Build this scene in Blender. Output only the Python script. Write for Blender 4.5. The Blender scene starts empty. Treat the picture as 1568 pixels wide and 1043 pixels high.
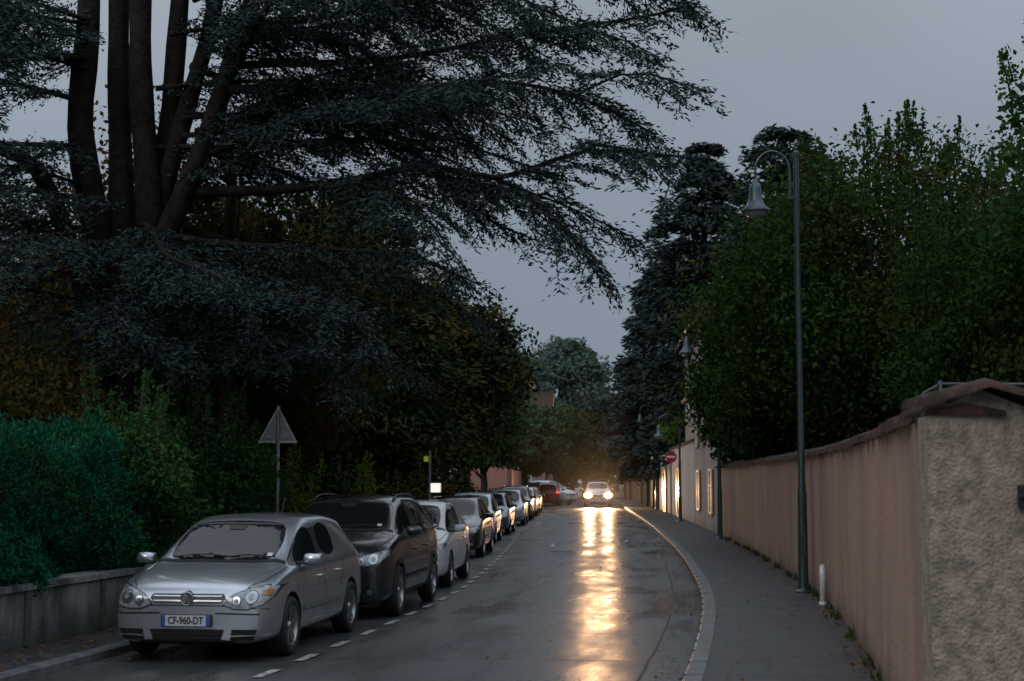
import bpy, bmesh, math, random
import numpy as np
from mathutils import Vector, Matrix
from mathutils.bvhtree import BVHTree
rng=np.random.default_rng(11); random.seed(5)
sc=bpy.context.scene
COL=sc.collection
# ------------------------------------------------------------------ materials
def newmat(name):
    m=bpy.data.materials.new(name); m.use_nodes=True
    nt=m.node_tree; b=nt.nodes['Principled BSDF']; return m,nt,b
def N(nt,t,**k):
    n=nt.nodes.new(t)
    for a,v in k.items(): setattr(n,a,v)
    return n
def pmat(name,col,rough=.5,metal=0.,col2=None,scale=5.,bump=0.,bscale=40.,coat=0.,spec=None,emis=None,estr=0.,coord='Object',detail=3,rvar=0.,mis=False,bdist=.02):
    m,nt,b=newmat(name)
    b.inputs['Base Color'].default_value=(*col,1); b.inputs['Roughness'].default_value=rough
    b.inputs['Metallic'].default_value=metal
    if coat: b.inputs['Coat Weight'].default_value=coat; b.inputs['Coat Roughness'].default_value=.05
    if spec is not None: b.inputs['Specular IOR Level'].default_value=spec
    if emis:
        b.inputs['Emission Color'].default_value=(*emis,1); b.inputs['Emission Strength'].default_value=estr
        if not mis:
            try: m.cycles.emission_sampling='NONE'
            except Exception: pass
    if col2 or bump or rvar:
        g=N(nt,'ShaderNodeNewGeometry') if coord=='World' else N(nt,'ShaderNodeTexCoord')
        out=g.outputs['Position'] if coord=='World' else g.outputs['Object']
    if col2 or rvar:
        n=N(nt,'ShaderNodeTexNoise'); n.inputs['Scale'].default_value=scale; n.inputs['Detail'].default_value=detail; n.inputs['Roughness'].default_value=.65
        nt.links.new(out,n.inputs['Vector'])
        r=N(nt,'ShaderNodeMapRange'); r.inputs[1].default_value=.35; r.inputs[2].default_value=.65
        nt.links.new(n.outputs['Fac'],r.inputs[0])
        if col2:
            mx=N(nt,'ShaderNodeMix',data_type='RGBA'); mx.inputs[6].default_value=(*col,1); mx.inputs[7].default_value=(*col2,1)
            nt.links.new(r.outputs[0],mx.inputs[0]); nt.links.new(mx.outputs[2],b.inputs['Base Color'])
        if rvar:
            rr=N(nt,'ShaderNodeMapRange'); rr.inputs[3].default_value=rough-rvar; rr.inputs[4].default_value=rough+rvar
            nt.links.new(r.outputs[0],rr.inputs[0]); nt.links.new(rr.outputs[0],b.inputs['Roughness'])
    if bump:
        n2=N(nt,'ShaderNodeTexNoise'); n2.inputs['Scale'].default_value=bscale; n2.inputs['Detail'].default_value=2
        nt.links.new(out,n2.inputs['Vector'])
        bp=N(nt,'ShaderNodeBump'); bp.inputs['Strength'].default_value=bump; bp.inputs['Distance'].default_value=bdist
        nt.links.new(n2.outputs['Fac'],bp.inputs['Height']); nt.links.new(bp.outputs[0],b.inputs['Normal'])
    return m
def leafmat(name,c1,c2,c3=None,transl=.25,nscale=.5):
    m=bpy.data.materials.new(name); m.use_nodes=True; nt=m.node_tree; nt.nodes.clear()
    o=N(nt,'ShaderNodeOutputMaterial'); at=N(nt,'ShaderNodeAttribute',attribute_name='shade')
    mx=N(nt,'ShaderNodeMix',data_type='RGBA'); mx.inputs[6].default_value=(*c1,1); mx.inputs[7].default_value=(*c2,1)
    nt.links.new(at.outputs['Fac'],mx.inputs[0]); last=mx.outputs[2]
    if c3:
        g=N(nt,'ShaderNodeNewGeometry'); n=N(nt,'ShaderNodeTexNoise'); n.inputs['Scale'].default_value=nscale; n.inputs['Detail'].default_value=1.
        nt.links.new(g.outputs['Position'],n.inputs['Vector'])
        r=N(nt,'ShaderNodeMapRange'); r.inputs[1].default_value=.5; r.inputs[2].default_value=.66
        nt.links.new(n.outputs['Fac'],r.inputs[0])
        m2=N(nt,'ShaderNodeMix',data_type='RGBA'); nt.links.new(r.outputs[0],m2.inputs[0]); nt.links.new(last,m2.inputs[6]); m2.inputs[7].default_value=(*c3,1); last=m2.outputs[2]
    d=N(nt,'ShaderNodeBsdfDiffuse'); nt.links.new(last,d.inputs[0])
    if transl>.15:
        t=N(nt,'ShaderNodeBsdfTranslucent'); nt.links.new(last,t.inputs[0])
        ms=N(nt,'ShaderNodeMixShader'); ms.inputs[0].default_value=transl; nt.links.new(d.outputs[0],ms.inputs[1]); nt.links.new(t.outputs[0],ms.inputs[2])
        nt.links.new(ms.outputs[0],o.inputs[0])
    else: nt.links.new(d.outputs[0],o.inputs[0])
    return m
# ------------------------------------------------------------------ mesh helpers
def empty(name,loc=(0,0,0),yaw=0.):
    e=bpy.data.objects.new(name,None); e.location=loc; e.rotation_euler=(0,0,yaw); e.empty_display_size=.3; COL.objects.link(e); return e
def link(me,name,parent=None):
    o=bpy.data.objects.new(name,me); COL.objects.link(o)
    if parent: o.parent=parent
    return o
class MB:
    def __init__(s): s.v=[]; s.f=[]; s.m=[]
    def add(s,verts,faces,mi=0):
        o=len(s.v); s.v+=[tuple(v) for v in verts]; s.f+=[tuple(i+o for i in f) for f in faces]; s.m+=[mi]*len(faces)
    def box(s,c,size,mi=0,yaw=0.,mat=None):
        hx,hy,hz=size[0]/2,size[1]/2,size[2]/2
        M=mat if mat else Matrix.Rotation(yaw,3,'Z')
        vs=[Vector(c)+M@Vector((a*hx,b*hy,d*hz)) for a in(-1,1) for b in(-1,1) for d in(-1,1)]
        s.add(vs,[(0,1,3,2),(4,6,7,5),(0,4,5,1),(2,3,7,6),(0,2,6,4),(1,5,7,3)],mi)
    def tube(s,pts,rad,n=8,mi=0):
        pts=[Vector(p) for p in pts]; k=len(pts); vs=[]
        prev=None
        for i,p in enumerate(pts):
            t=(pts[min(i+1,k-1)]-pts[max(i-1,0)]).normalized()
            if prev is None:
                a=Vector((1,0,0)) if abs(t.x)<.8 else Vector((0,1,0))
                u=t.cross(a).normalized()
            else:
                u=(prev-t*prev.dot(t)).normalized()
            prev=u; w=t.cross(u); r=rad[i] if hasattr(rad,'__len__') else rad
            for j in range(n):
                a=2*math.pi*j/n; vs.append(p+(u*math.cos(a)+w*math.sin(a))*r)
        fs=[(i*n+j,i*n+(j+1)%n,(i+1)*n+(j+1)%n,(i+1)*n+j) for i in range(k-1) for j in range(n)]
        fs.append(tuple(range(n))[::-1]); fs.append(tuple((k-1)*n+j for j in range(n)))
        s.add(vs,fs,mi)
    def lathe(s,prof,n=24,mi=0,c=(0,0,0),axis='Z'):
        vs=[];k=len(prof)
        for r,z in prof:
            for j in range(n):
                a=2*math.pi*j/n; x,y=r*math.cos(a),r*math.sin(a)
                vs.append((c[0]+x,c[1]+y,c[2]+z) if axis=='Z' else (c[0]+z,c[1]+x,c[2]+y))
        fs=[(i*n+j,i*n+(j+1)%n,(i+1)*n+(j+1)%n,(i+1)*n+j) for i in range(k-1) for j in range(n)]
        s.add(vs,fs,mi)
    def obj(s,name,mats,smooth=False,parent=None):
        me=bpy.data.meshes.new(name); me.from_pydata(s.v,[],s.f)
        for m in (mats if isinstance(mats,(list,tuple)) else [mats]): me.materials.append(m)
        me.polygons.foreach_set('material_index',s.m)
        if smooth: me.polygons.foreach_set('use_smooth',[True]*len(s.f))
        me.update(); return link(me,name,parent)
def smooth_by_angle(o,ang=35):
    me=o.data
    me.polygons.foreach_set('use_smooth',[True]*len(me.polygons))
    try: me.set_sharp_from_angle(angle=math.radians(ang))
    except Exception: pass
class LB:
    def __init__(s): s.c=[];s.d=[];s.n=[];s.l=[];s.w=[];s.s=[]
    def add(s,c,d,n,l,w,sh):
        k=len(c); f=lambda a:np.broadcast_to(a,(k,)).astype(np.float32)
        s.c.append(c);s.d.append(d);s.n.append(n);s.l.append(f(l));s.w.append(f(w));s.s.append(f(sh))
    def obj(s,name,mat,parent=None):
        c=np.concatenate(s.c);d=np.concatenate(s.d);n=np.concatenate(s.n);l=np.concatenate(s.l)[:,None];w=np.concatenate(s.w)[:,None];sh=np.concatenate(s.s)
        d=d/(np.linalg.norm(d,axis=1)[:,None]+1e-9); sd=np.cross(d,n); sd=sd/(np.linalg.norm(sd,axis=1)[:,None]+1e-9)
        k=len(c); v=np.empty((k,4,3),np.float32)
        v[:,0]=c-d*l*.5; v[:,1]=c+sd*w*.5-d*l*.06; v[:,2]=c+d*l*.5; v[:,3]=c-sd*w*.5-d*l*.06
        me=bpy.data.meshes.new(name); me.vertices.add(k*4); me.vertices.foreach_set('co',v.ravel())
        me.loops.add(k*4); me.loops.foreach_set('vertex_index',np.arange(k*4,dtype=np.int32))
        me.polygons.add(k); me.polygons.foreach_set('loop_start',np.arange(0,k*4,4,dtype=np.int32))
        a=me.attributes.new('shade','FLOAT','FACE'); a.data.foreach_set('value',np.clip(sh,0,1).astype(np.float32))
        me.materials.append(mat); me.update(calc_edges=True); return link(me,name,parent)
def rdir(k,zs=1.):
    a=rng.normal(size=(k,3)); a[:,2]*=zs; return a/(np.linalg.norm(a,axis=1)[:,None]+1e-9)
# ------------------------------------------------------------------ road line
KD=np.array([-30,-10,0,8,14.5,22.8,31.6,52,88,119,180,260,400.])
KX=np.array([-9.5,-3.4,-1.1,.5,1.65,2.85,3.69,5.07,6.9,8.3,10.8,13.8,19.])
KS=np.gradient(KX,KD)
def kx(D):
    D=float(D); i=int(np.clip(np.searchsorted(KD,D)-1,0,len(KD)-2)); h=KD[i+1]-KD[i]; t=(D-KD[i])/h
    return (2*t**3-3*t**2+1)*KX[i]+(t**3-2*t**2+t)*h*KS[i]+(-2*t**3+3*t**2)*KX[i+1]+(t**3-t**2)*h*KS[i+1]
def kslope(D): return (kx(D+.5)-kx(D-.5))
def ribbon(name,prof,D0,D1,step,mats,parent=None,smooth=False,closed=False,mi=None,zfun=None,offun=None):
    Ds=np.arange(D0,D1+1e-6,step); vs=[];fs=[];k=len(prof); uv=[]
    for D in Ds:
        x=kx(D)
        for (o,z) in prof:
            oo=o+(offun(D) if offun else 0)
            vs.append((x+oo,D,z+(zfun(D,o) if zfun else 0))); uv.append((o,D))
    mis=[]
    m=k if closed else k-1
    for i in range(len(Ds)-1):
        for j in range(m):
            j2=(j+1)%k
            fs.append((i*k+j,i*k+j2,(i+1)*k+j2,(i+1)*k+j)); mis.append(mi[j] if mi else 0)
    if closed:
        fs.append(tuple(range(k))); fs.append(tuple((len(Ds)-1)*k+j for j in range(k))[::-1]); mis+=[0,0]
    me=bpy.data.meshes.new(name); me.from_pydata(vs,[],fs)
    for mm in (mats if isinstance(mats,list) else [mats]): me.materials.append(mm)
    me.polygons.foreach_set('material_index',mis)
    ul=me.uv_layers.new(name='UVMap'); li=np.zeros(len(me.loops),np.int32); me.loops.foreach_get('vertex_index',li)
    ul.data.foreach_set('uv',np.array(uv,np.float32)[li].ravel())
    if smooth: me.polygons.foreach_set('use_smooth',[True]*len(fs))
    me.update()
    bm=bmesh.new(); bm.from_mesh(me); bmesh.ops.recalc_face_normals(bm,faces=bm.faces); bm.to_mesh(me); bm.free()
    return link(me,name,parent)
# ------------------------------------------------------------------ road materials
def math_(nt,op,a,b=None):
    n=N(nt,'ShaderNodeMath',operation=op)
    for i,v in enumerate((a,b)):
        if v is None: continue
        if hasattr(v,'links') or hasattr(v,'is_linked'): nt.links.new(v,n.inputs[i])
        else: n.inputs[i].default_value=v
    return n.outputs[0]
def road_mat():
    m,nt,b=newmat('wet_asphalt')
    uv=N(nt,'ShaderNodeUVMap'); sp=N(nt,'ShaderNodeSeparateXYZ'); nt.links.new(uv.outputs[0],sp.inputs[0])
    def noise(sc_,det=5,vec=None,rough=.6):
        n=N(nt,'ShaderNodeTexNoise'); n.noise_dimensions='2D'; n.inputs['Scale'].default_value=sc_; n.inputs['Detail'].default_value=det; n.inputs['Roughness'].default_value=rough
        nt.links.new(vec or uv.outputs[0],n.inputs['Vector']); return n.outputs['Fac']
    u,v=sp.outputs[0],sp.outputs[1]
    wob=noise(.9,4)
    vv=math_(nt,'ADD',v,math_(nt,'MULTIPLY',wob,.5))
    fr=math_(nt,'FRACT',math_(nt,'DIVIDE',vv,2.7))
    j1=math_(nt,'LESS_THAN',fr,.018)
    uu=math_(nt,'ADD',u,math_(nt,'MULTIPLY',noise(.35,4),.5))
    j2=math_(nt,'MULTIPLY',math_(nt,'LESS_THAN',math_(nt,'ABSOLUTE',math_(nt,'ADD',uu,1.75)),.013),.6)
    j3=math_(nt,'LESS_THAN',math_(nt,'ABSOLUTE',math_(nt,'ADD',u,math_(nt,'ADD',.42,math_(nt,'MULTIPLY',wob,.05)))),.018)
    J=math_(nt,'MAXIMUM',math_(nt,'MAXIMUM',math_(nt,'MULTIPLY',j1,.8),j2),j3)
    slab=math_(nt,'FRACT',math_(nt,'MULTIPLY',math_(nt,'FLOOR',math_(nt,'DIVIDE',vv,2.7)),.377))
    mp=N(nt,'ShaderNodeMapping'); mp.inputs['Scale'].default_value=(1.2,.30,1); nt.links.new(uv.outputs[0],mp.inputs[0])
    pat=noise(1.,4,mp.outputs[0])
    cr=N(nt,'ShaderNodeMapRange'); cr.inputs[1].default_value=.38; cr.inputs[2].default_value=.62; nt.links.new(pat,cr.inputs[0])
    fine=noise(70,1)
    mx=N(nt,'ShaderNodeMix',data_type='RGBA'); mx.inputs[6].default_value=(.034,.035,.039,1); mx.inputs[7].default_value=(.064,.065,.069,1)
    nt.links.new(math_(nt,'ADD',math_(nt,'MULTIPLY',cr.outputs[0],.6),math_(nt,'MULTIPLY',slab,.4)),mx.inputs[0])
    mf=N(nt,'ShaderNodeMix',data_type='RGBA',blend_type='MULTIPLY'); mf.inputs[0].default_value=.6; nt.links.new(mx.outputs[2],mf.inputs[6])
    fm=N(nt,'ShaderNodeMapRange'); fm.inputs[1].default_value=.3;fm.inputs[2].default_value=.7;fm.inputs[3].default_value=.4;fm.inputs[4].default_value=1.5; nt.links.new(fine,fm.inputs[0])
    cc=N(nt,'ShaderNodeCombineColor'); [nt.links.new(fm.outputs[0],cc.inputs[i]) for i in range(3)]; nt.links.new(cc.outputs[0],mf.inputs[7])
    md=N(nt,'ShaderNodeMix',data_type='RGBA'); nt.links.new(mf.outputs[2],md.inputs[6]); md.inputs[7].default_value=(.010,.010,.010,1); nt.links.new(J,md.inputs[0])
    nt.links.new(md.outputs[2],b.inputs['Base Color'])
    rr=N(nt,'ShaderNodeMapRange'); rr.inputs[1].default_value=.36; rr.inputs[2].default_value=.64; rr.inputs[3].default_value=.20; rr.inputs[4].default_value=.40; nt.links.new(pat,rr.inputs[0])
    nt.links.new(math_(nt,'MAXIMUM',math_(nt,'ADD',rr.outputs[0],math_(nt,'MULTIPLY',slab,.08)),math_(nt,'MULTIPLY',J,.6)),b.inputs['Roughness'])
    b.inputs['Specular IOR Level'].default_value=.43
    h=math_(nt,'SUBTRACT',math_(nt,'ADD',math_(nt,'MULTIPLY',noise(45,2),.5),math_(nt,'MULTIPLY',noise(3,2),.65)),math_(nt,'MULTIPLY',J,.5))
    bp=N(nt,'ShaderNodeBump'); bp.inputs['Strength'].default_value=.33; bp.inputs['Distance'].default_value=.012; nt.links.new(h,bp.inputs['Height']); nt.links.new(bp.outputs[0],b.inputs['Normal'])
    return m
M={}
M['road']=road_mat()
M['side']=pmat('damp_pavement_asphalt',(.028,.028,.030),.50,col2=(.052,.052,.053),scale=2.2,bump=.5,bscale=60,coord='World',rvar=.1,spec=.35)
M['kerb']=pmat('kerb_stone',(.075,.08,.088),.52,col2=(.14,.145,.15),scale=4,bump=.3,bscale=30,coord='World',rvar=.08,spec=.35)
M['ground']=pmat('dark_grass_ground',(.02,.03,.012),.9,col2=(.045,.04,.02),scale=1.5,bump=.6,bscale=12,coord='World')
M['paint']=pmat('worn_road_paint',(.46,.46,.46),.5,col2=(.10,.10,.10),scale=11,coord='World')
def wallmat(name,c1,c2,c3,bump,bscale,rough=.85,vs=(1.3,1.3,.3)):
    m,nt,b=newmat(name); g=N(nt,'ShaderNodeNewGeometry')
    mp=N(nt,'ShaderNodeMapping'); mp.inputs['Scale'].default_value=vs; nt.links.new(g.outputs['Position'],mp.inputs[0])
    n=N(nt,'ShaderNodeTexNoise'); n.inputs['Scale'].default_value=1.; n.inputs['Detail'].default_value=4; n.inputs['Roughness'].default_value=.6; nt.links.new(mp.outputs[0],n.inputs[0])
    r=N(nt,'ShaderNodeMapRange'); r.inputs[1].default_value=.35;r.inputs[2].default_value=.65; nt.links.new(n.outputs['Fac'],r.inputs[0])
    mx=N(nt,'ShaderNodeMix',data_type='RGBA'); mx.inputs[6].default_value=(*c1,1);mx.inputs[7].default_value=(*c2,1); nt.links.new(r.outputs[0],mx.inputs[0])
    sp=N(nt,'ShaderNodeSeparateXYZ'); nt.links.new(g.outputs['Position'],sp.inputs[0])
    n3=N(nt,'ShaderNodeTexNoise'); n3.inputs['Scale'].default_value=1.6;n3.inputs['Detail'].default_value=3; nt.links.new(g.outputs['Position'],n3.inputs[0])
    zz=math_(nt,'SUBTRACT',sp.outputs[2],math_(nt,'MULTIPLY',n3.outputs['Fac'],.75))
    r2=N(nt,'ShaderNodeMapRange'); r2.inputs[1].default_value=.10;r2.inputs[2].default_value=-.3;r2.inputs[3].default_value=0;r2.inputs[4].default_value=.9; nt.links.new(zz,r2.inputs[0])
    m2=N(nt,'ShaderNodeMix',data_type='RGBA'); nt.links.new(r2.outputs[0],m2.inputs[0]); nt.links.new(mx.outputs[2],m2.inputs[6]); m2.inputs[7].default_value=(*c3,1)
    nt.links.new(m2.outputs[2],b.inputs['Base Color']); b.inputs['Roughness'].default_value=rough
    n2=N(nt,'ShaderNodeTexNoise'); n2.inputs['Scale'].default_value=bscale; n2.inputs['Detail'].default_value=2; nt.links.new(g.outputs['Position'],n2.inputs[0])
    bp=N(nt,'ShaderNodeBump'); bp.inputs['Strength'].default_value=bump; bp.inputs['Distance'].default_value=.03; nt.links.new(n2.outputs['Fac'],bp.inputs['Height']); nt.links.new(bp.outputs[0],b.inputs['Normal'])
    return m
M['pink']=wallmat('pink_render',(.36,.225,.165),(.25,.165,.128),(.07,.06,.05),.5,22)
M['pebble']=wallmat('roughcast_render',(.38,.30,.235),(.19,.15,.12),(.12,.09,.07),.8,45,vs=(11,11,9))
M['conc']=wallmat('stained_concrete',(.22,.23,.215),(.035,.04,.035),(.03,.03,.025),.4,30,vs=(2.,2.,.6))
M['white_r']=wallmat('white_render',(.50,.49,.48),(.36,.35,.34),(.2,.18,.16),.3,20)
M['cream']=wallmat('cream_render',(.33,.305,.28),(.25,.23,.21),(.15,.13,.11),.3,20)
M['pinkh']=wallmat('pink_house_render',(.36,.17,.145),(.28,.14,.12),(.15,.1,.08),.3,20)
def brickmat():
    m,nt,b=newmat('old_brick'); g=N(nt,'ShaderNodeNewGeometry')
    sp=N(nt,'ShaderNodeSeparateXYZ'); cb=N(nt,'ShaderNodeCombineXYZ'); nt.links.new(g.outputs['Position'],sp.inputs[0]); nt.links.new(sp.outputs[1],cb.inputs[0]); nt.links.new(sp.outputs[2],cb.inputs[1])
    br=N(nt,'ShaderNodeTexBrick'); br.inputs['Scale'].default_value=2.5; br.inputs['Color1'].default_value=(.25,.11,.075,1); br.inputs['Color2'].default_value=(.34,.18,.12,1); br.inputs['Mortar'].default_value=(.22,.2,.18,1); nt.links.new(cb.outputs[0],br.inputs['Vector'])
    nt.links.new(br.outputs['Color'],b.inputs['Base Color']); b.inputs['Roughness'].default_value=.85; return m
M['brick']=brickmat()
M['tile']=pmat('clay_roof_tile',(.075,.040,.030),.75,col2=(.018,.019,.013),scale=7,bump=.6,bscale=18,coord='World',spec=.15)
M['bark']=pmat('bark',(.011,.010,.009),.95,col2=(.028,.022,.019),scale=6,bump=1.,bscale=14,coord='World',spec=.15)
M['barkp']=pmat('plane_bark',(.03,.026,.02),.9,col2=(.06,.05,.04),scale=4,bump=.6,bscale=14,coord='World',spec=.2)
M['metalg']=pmat('green_painted_steel',(.012,.030,.032),.35,col2=(.020,.040,.040),scale=6,coat=.3)
M['galv']=pmat('galvanised_steel',(.32,.33,.34),.45,metal=.7,col2=(.22,.23,.24),scale=9)
M['signback']=pmat('sign_back_grey',(.34,.37,.38),.5,col2=(.24,.26,.27),scale=7)
M['whitep']=pmat('white_plastic',(.7,.7,.68),.4,col2=(.45,.45,.43),scale=8)
M['redp']=pmat('red_sign_face',(.35,.02,.025),.35)
M['yellowp']=pmat('yellow_sign_face',(.45,.5,.05),.4,emis=(.6,.7,.05),estr=.12)
M['litpanel']=pmat('lit_panel',(.8,.8,.75),.4,emis=(1,.92,.8),estr=.9)
M['blackm']=pmat('black_iron',(.012,.012,.012),.45)
M['glasswin']=pmat('window_glass',(.015,.017,.02),.15,spec=.6)
M['wood']=pmat('shutter_paint',(.18,.12,.08),.6,col2=(.12,.08,.05),scale=8)
M['doorw']=pmat('varnished_door_and_eave_glow',(.42,.2,.07),.35,col2=(.3,.13,.05),scale=5)
# ------------------------------------------------------------------ ground, road
g=MB(); g.add([(-600,-200,-.02),(600,-200,-.02),(600,900,-.02),(-600,900,-.02)],[(0,1,2,3)]); g.obj('ground',M['ground'])
ribbon('road',[(-6.3,0),(-4.2,.012),(-2.,.03),(-.4,.01),(0,0)],-30,380,1.,M['road'],smooth=True)
kp=empty('pavement')
ribbon('right_surface',[(.19,.118),(1.0,.125),(1.82,.13)],-30,380,1.,M['side'],kp,smooth=True)
kb=empty('kerb')
ribbon('right_kerb',[(.0,-.05),(.0,.09),(.012,.112),(.03,.122),(.19,.122),(.19,-.05)],-30,380,.5,M['kerb'],kb)
ribbon('left_kerb',[(-6.28,-.05),(-6.28,.08),(-6.30,.1),(-6.44,.1),(-6.44,-.05)],-30,380,.5,M['kerb'],kb)
ribbon('left_surface',[(-6.44,.097),(-7.14,.11)],-30,380,1.,M['side'],kp)
fr=MB(); fr.add([(kx(8.9)+1.8,8.9,.115),(14,8.9,.115),(14,-30,.115),(kx(-30)+1.8,-30,.115)]+[(kx(D)+1.8,D,.115) for D in (-20,-10,-5,0,4)],[(0,1,2,3,4,5,6,7,8)]); fr.obj('driveway',M['side'])
kj=MB()
for D in np.arange(2,140,1.0):
    s=kslope(D); kj.box((kx(D)+.095,D,.1165),(.194,.008,.014),0,yaw=-math.atan(s))
kj.obj('joints',pmat('kerb_joint',(.04,.04,.04),.9),parent=kb)
pm=MB()
for D in np.arange(4,90,1.32):
    o=-4.1-(.0 if D<26 else min((D-26)*.03,.8)); L=.62
    for a in range(3):
        d0=D+a*L/3; d1=D+(a+1)*L/3; z=.024
        pm.add([(kx(d0)+o-.05,d0,z),(kx(d0)+o+.05,d0,z),(kx(d1)+o+.05,d1,z),(kx(d1)+o-.05,d1,z)],[(0,1,2,3)])
for (a,b,w_,l_) in ((-2.5,45.2,.1,1.5),(-2.1,45.2,.1,1.5),(-1.7,46.,.1,.9),(-1.3,45.5,.1,1.2),(-3.4,42,.1,2.2),(-.9,46,.6,.12)):
    pm.add([(kx(b)+a,b,.036),(kx(b)+a+w_,b,.036),(kx(b)+a+w_+.1,b+l_,.036),(kx(b)+a+.1,b+l_,.036)],[(0,1,2,3)])
pm.obj('road_markings',M['paint'])
mh=MB(); mh.lathe([(0.0,.034),(.3,.034),(.32,.028),(.32,.0)],24,0,c=(kx(40)-3.0,40,0)); mh.obj('manhole_cover',pmat('cast_iron',(.03,.03,.03),.4,metal=.5,bump=.8,bscale=30))
fl=LB()
def scatter(n,D0,D1,o0,o1,z):
    D=D0+(D1-D0)*rng.random(n)**1.3; x=np.array([kx(d) for d in D])+o0+(o1-o0)*rng.random(n)
    c=np.stack([x,D,np.full(n,z)],1); d=rdir(n,.15); nn=rdir(n,.2)*.35+np.array([0,0,1]); s=rng.uniform(.03,.075,n); fl.add(c,d,nn,s,s*.7,rng.random(n))
scatter(300,9,45,.2,1.8,.145); scatter(420,9,45,1.55,1.8,.145); scatter(240,10,45,-.4,-.02,.03); scatter(520,11,24,-7.1,-6.45,.125); scatter(200,10,24,-6.25,-5.6,.035); scatter(130,10,60,-4.5,-.5,.04)
fl.obj('fallen_leaves',leafmat('dead_leaves',(.12,.05,.02),(.24,.12,.035)))
# ------------------------------------------------------------------ right garden wall
pw=empty('garden_wall',(0,0,0))
ribbon('wall_body',[(1.8,.05),(1.8,2.30),(2.25,2.30),(2.25,.05)],9,49,.5,M['pink'],pw,closed=True)
bx=MB(); x9=kx(9)+1.79
bx.add([(x9,8.97,.05),(x9,8.97,2.28),(x9+.33,8.99,2.44),(x9+.75,9.02,2.28),(x9+.75,9.02,.05),
        (x9+.06,9.4,.05),(x9+.06,9.4,2.28),(x9+.38,9.4,2.44),(x9+.8,9.4,2.28),(x9+.8,9.4,.05)],
       [(0,1,2,3,4)[::-1],(0,5,6,1),(4,3,8,9),(1,6,7,2),(2,7,8,3),(5,9,8,7,6)])
bx.obj('end_pier',M['pebble'],parent=pw)
cp=MB()
D=8.84
while D<49:
    st=.21; s=kslope(D); x=kx(D)+2.03
    wide=.0 if D>9.5 else .12
    e=rng.normal()*.024; zz=rng.normal()*.010
    for sgn in (-1,1):
        n=6; vs=[]
        for t in (0,.5,1):
            off=sgn*(t*(.29+wide)) ; zc=2.40-t*.11+zz
            if wide: zc+=.07
            for a in range(n+1):
                an=math.pi*a/n
                vs.append((x+wide*1.1+off+e*t,D+.5*st+math.cos(an)*st*(.49-.05*t),zc-.02+math.sin(an)*(.06)))
        k=n+1; fs=[(i*k+a,i*k+a+1,(i+1)*k+a+1,(i+1)*k+a) for i in range(2) for a in range(n)]
        fs.append(tuple(2*k+a for a in range(k)))
        cp.add(vs,fs)
    if not wide:
        zr_=2.405+rng.normal()*.006
        cp.tube([(x,D-.01,zr_),(x+s*st,D+st+.02,zr_-.012)],[.045,.04],8)
    D+=st
cp.obj('tile_coping',M['tile'],smooth=True,parent=pw)
ribbon('coping_bed',[(1.785,2.285),(1.785,2.31),(2.03,2.36),(2.27,2.31),(2.27,2.285)],8.95,49,.5,M['tile'],pw,closed=True)
br=MB(); br.tube([(x9+.52,8.93,1.8),(x9+.62,8.85,1.84),(x9+.8,8.85,1.72)],[.02,.025,.03],8); br.box((x9+.58,8.96,1.8),(.1,.04,.14)); br.obj('gate_bracket',M['blackm'],parent=pw)
wp=MB(); xx=kx(21.6)+1.72; wp.tube([(xx,21.6,.12),(xx,21.6,.66),(xx,21.6,.70)],[.045,.045,.02],12); wp.tube([(xx,21.6,.12),(xx,21.6,.17)],[.06,.055],12); wp.obj('white_bollard',M['whitep'],smooth=True)
rl=MB()
for z in (2.46,2.74): rl.tube([(3.75,13.2,z),(6.4,13.4,z)],.014,8)
for i in range(4):
    x=3.77+i*.8; rl.tube([(x,13.2+i*.06,.0),(x,13.2+i*.06,2.77)],.016,8)
rl.tube([(3.77,13.2,2.74),(3.62,13.2,2.66),(3.5,13.2,2.42)],.012,8)
rl.obj('metal_railing',pmat('weathered_steel',(.07,.08,.09),.5,metal=.6),smooth=True)
lb=LB(); k=2600; D=rng.uniform(9,46,k); hh=.02+.14*rng.random(k)**2; pos=np.stack([np.array([kx(d) for d in D])+1.78-rng.random(k)**2*.09,D,.12+hh*.5],1); keep=np.sin(D*2.3)+np.sin(D*5.1+2)>.2; lb.add(pos[keep],rdir(keep.sum(),1.5)*.5+np.array([-.2,0,1.]),rdir(keep.sum()),hh[keep]+.03,.02,rng.random(keep.sum()))
lb.obj('weeds',leafmat('weed_leaves',(.03,.05,.015),(.08,.08,.03)))
ww=empty('white_wall'); ribbon('wall_body',[(1.85,.05),(1.85,3.5),(2.15,3.5),(2.15,.05)],61.6,105,1.,M['white_r'],ww,closed=True)
ribbon('coping',[(1.78,3.505),(1.78,3.56),(2.,3.66),(2.22,3.56),(2.22,3.505)],61.6,105,1.,M['tile'],ww,closed=True)
for D,wd,mt in ((72,1.6,'doorw'),(84,2.4,'doorw'),(95,1.2,'wood')):
    dm=MB(); x=kx(D)+1.80; yaw=-math.atan(kslope(D)); dm.box((x,D,1.3),(.08,wd,2.4),0,yaw)
    for k_ in (-.5,.5): dm.box((x-.03,D+k_*wd*.5,1.3),(.06,wd*.4,2.0),0,yaw)
    dm.box((x-.02,D,2.6),(.14,wd+.3,.16),1,yaw)
    dm.obj('gate_door',[M[mt],M['white_r']],parent=ww)
bw=empty('brick_wall'); ribbon('wall_body',[(1.85,.05),(1.85,3.0),(2.2,3.0),(2.2,.05)],105.2,160,1.,M['brick'],bw,closed=True)
ribbon('coping',[(1.8,3.005),(1.8,3.08),(2.25,3.08),(2.25,3.005)],105.2,160,1.,M['tile'],bw,closed=True)
for D in np.arange(106,160,6.):
    q=MB(); q.box((kx(D)+1.82,D,1.65),(.25,.5,3.1)); q.obj('pier',M['brick'],parent=bw)
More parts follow.
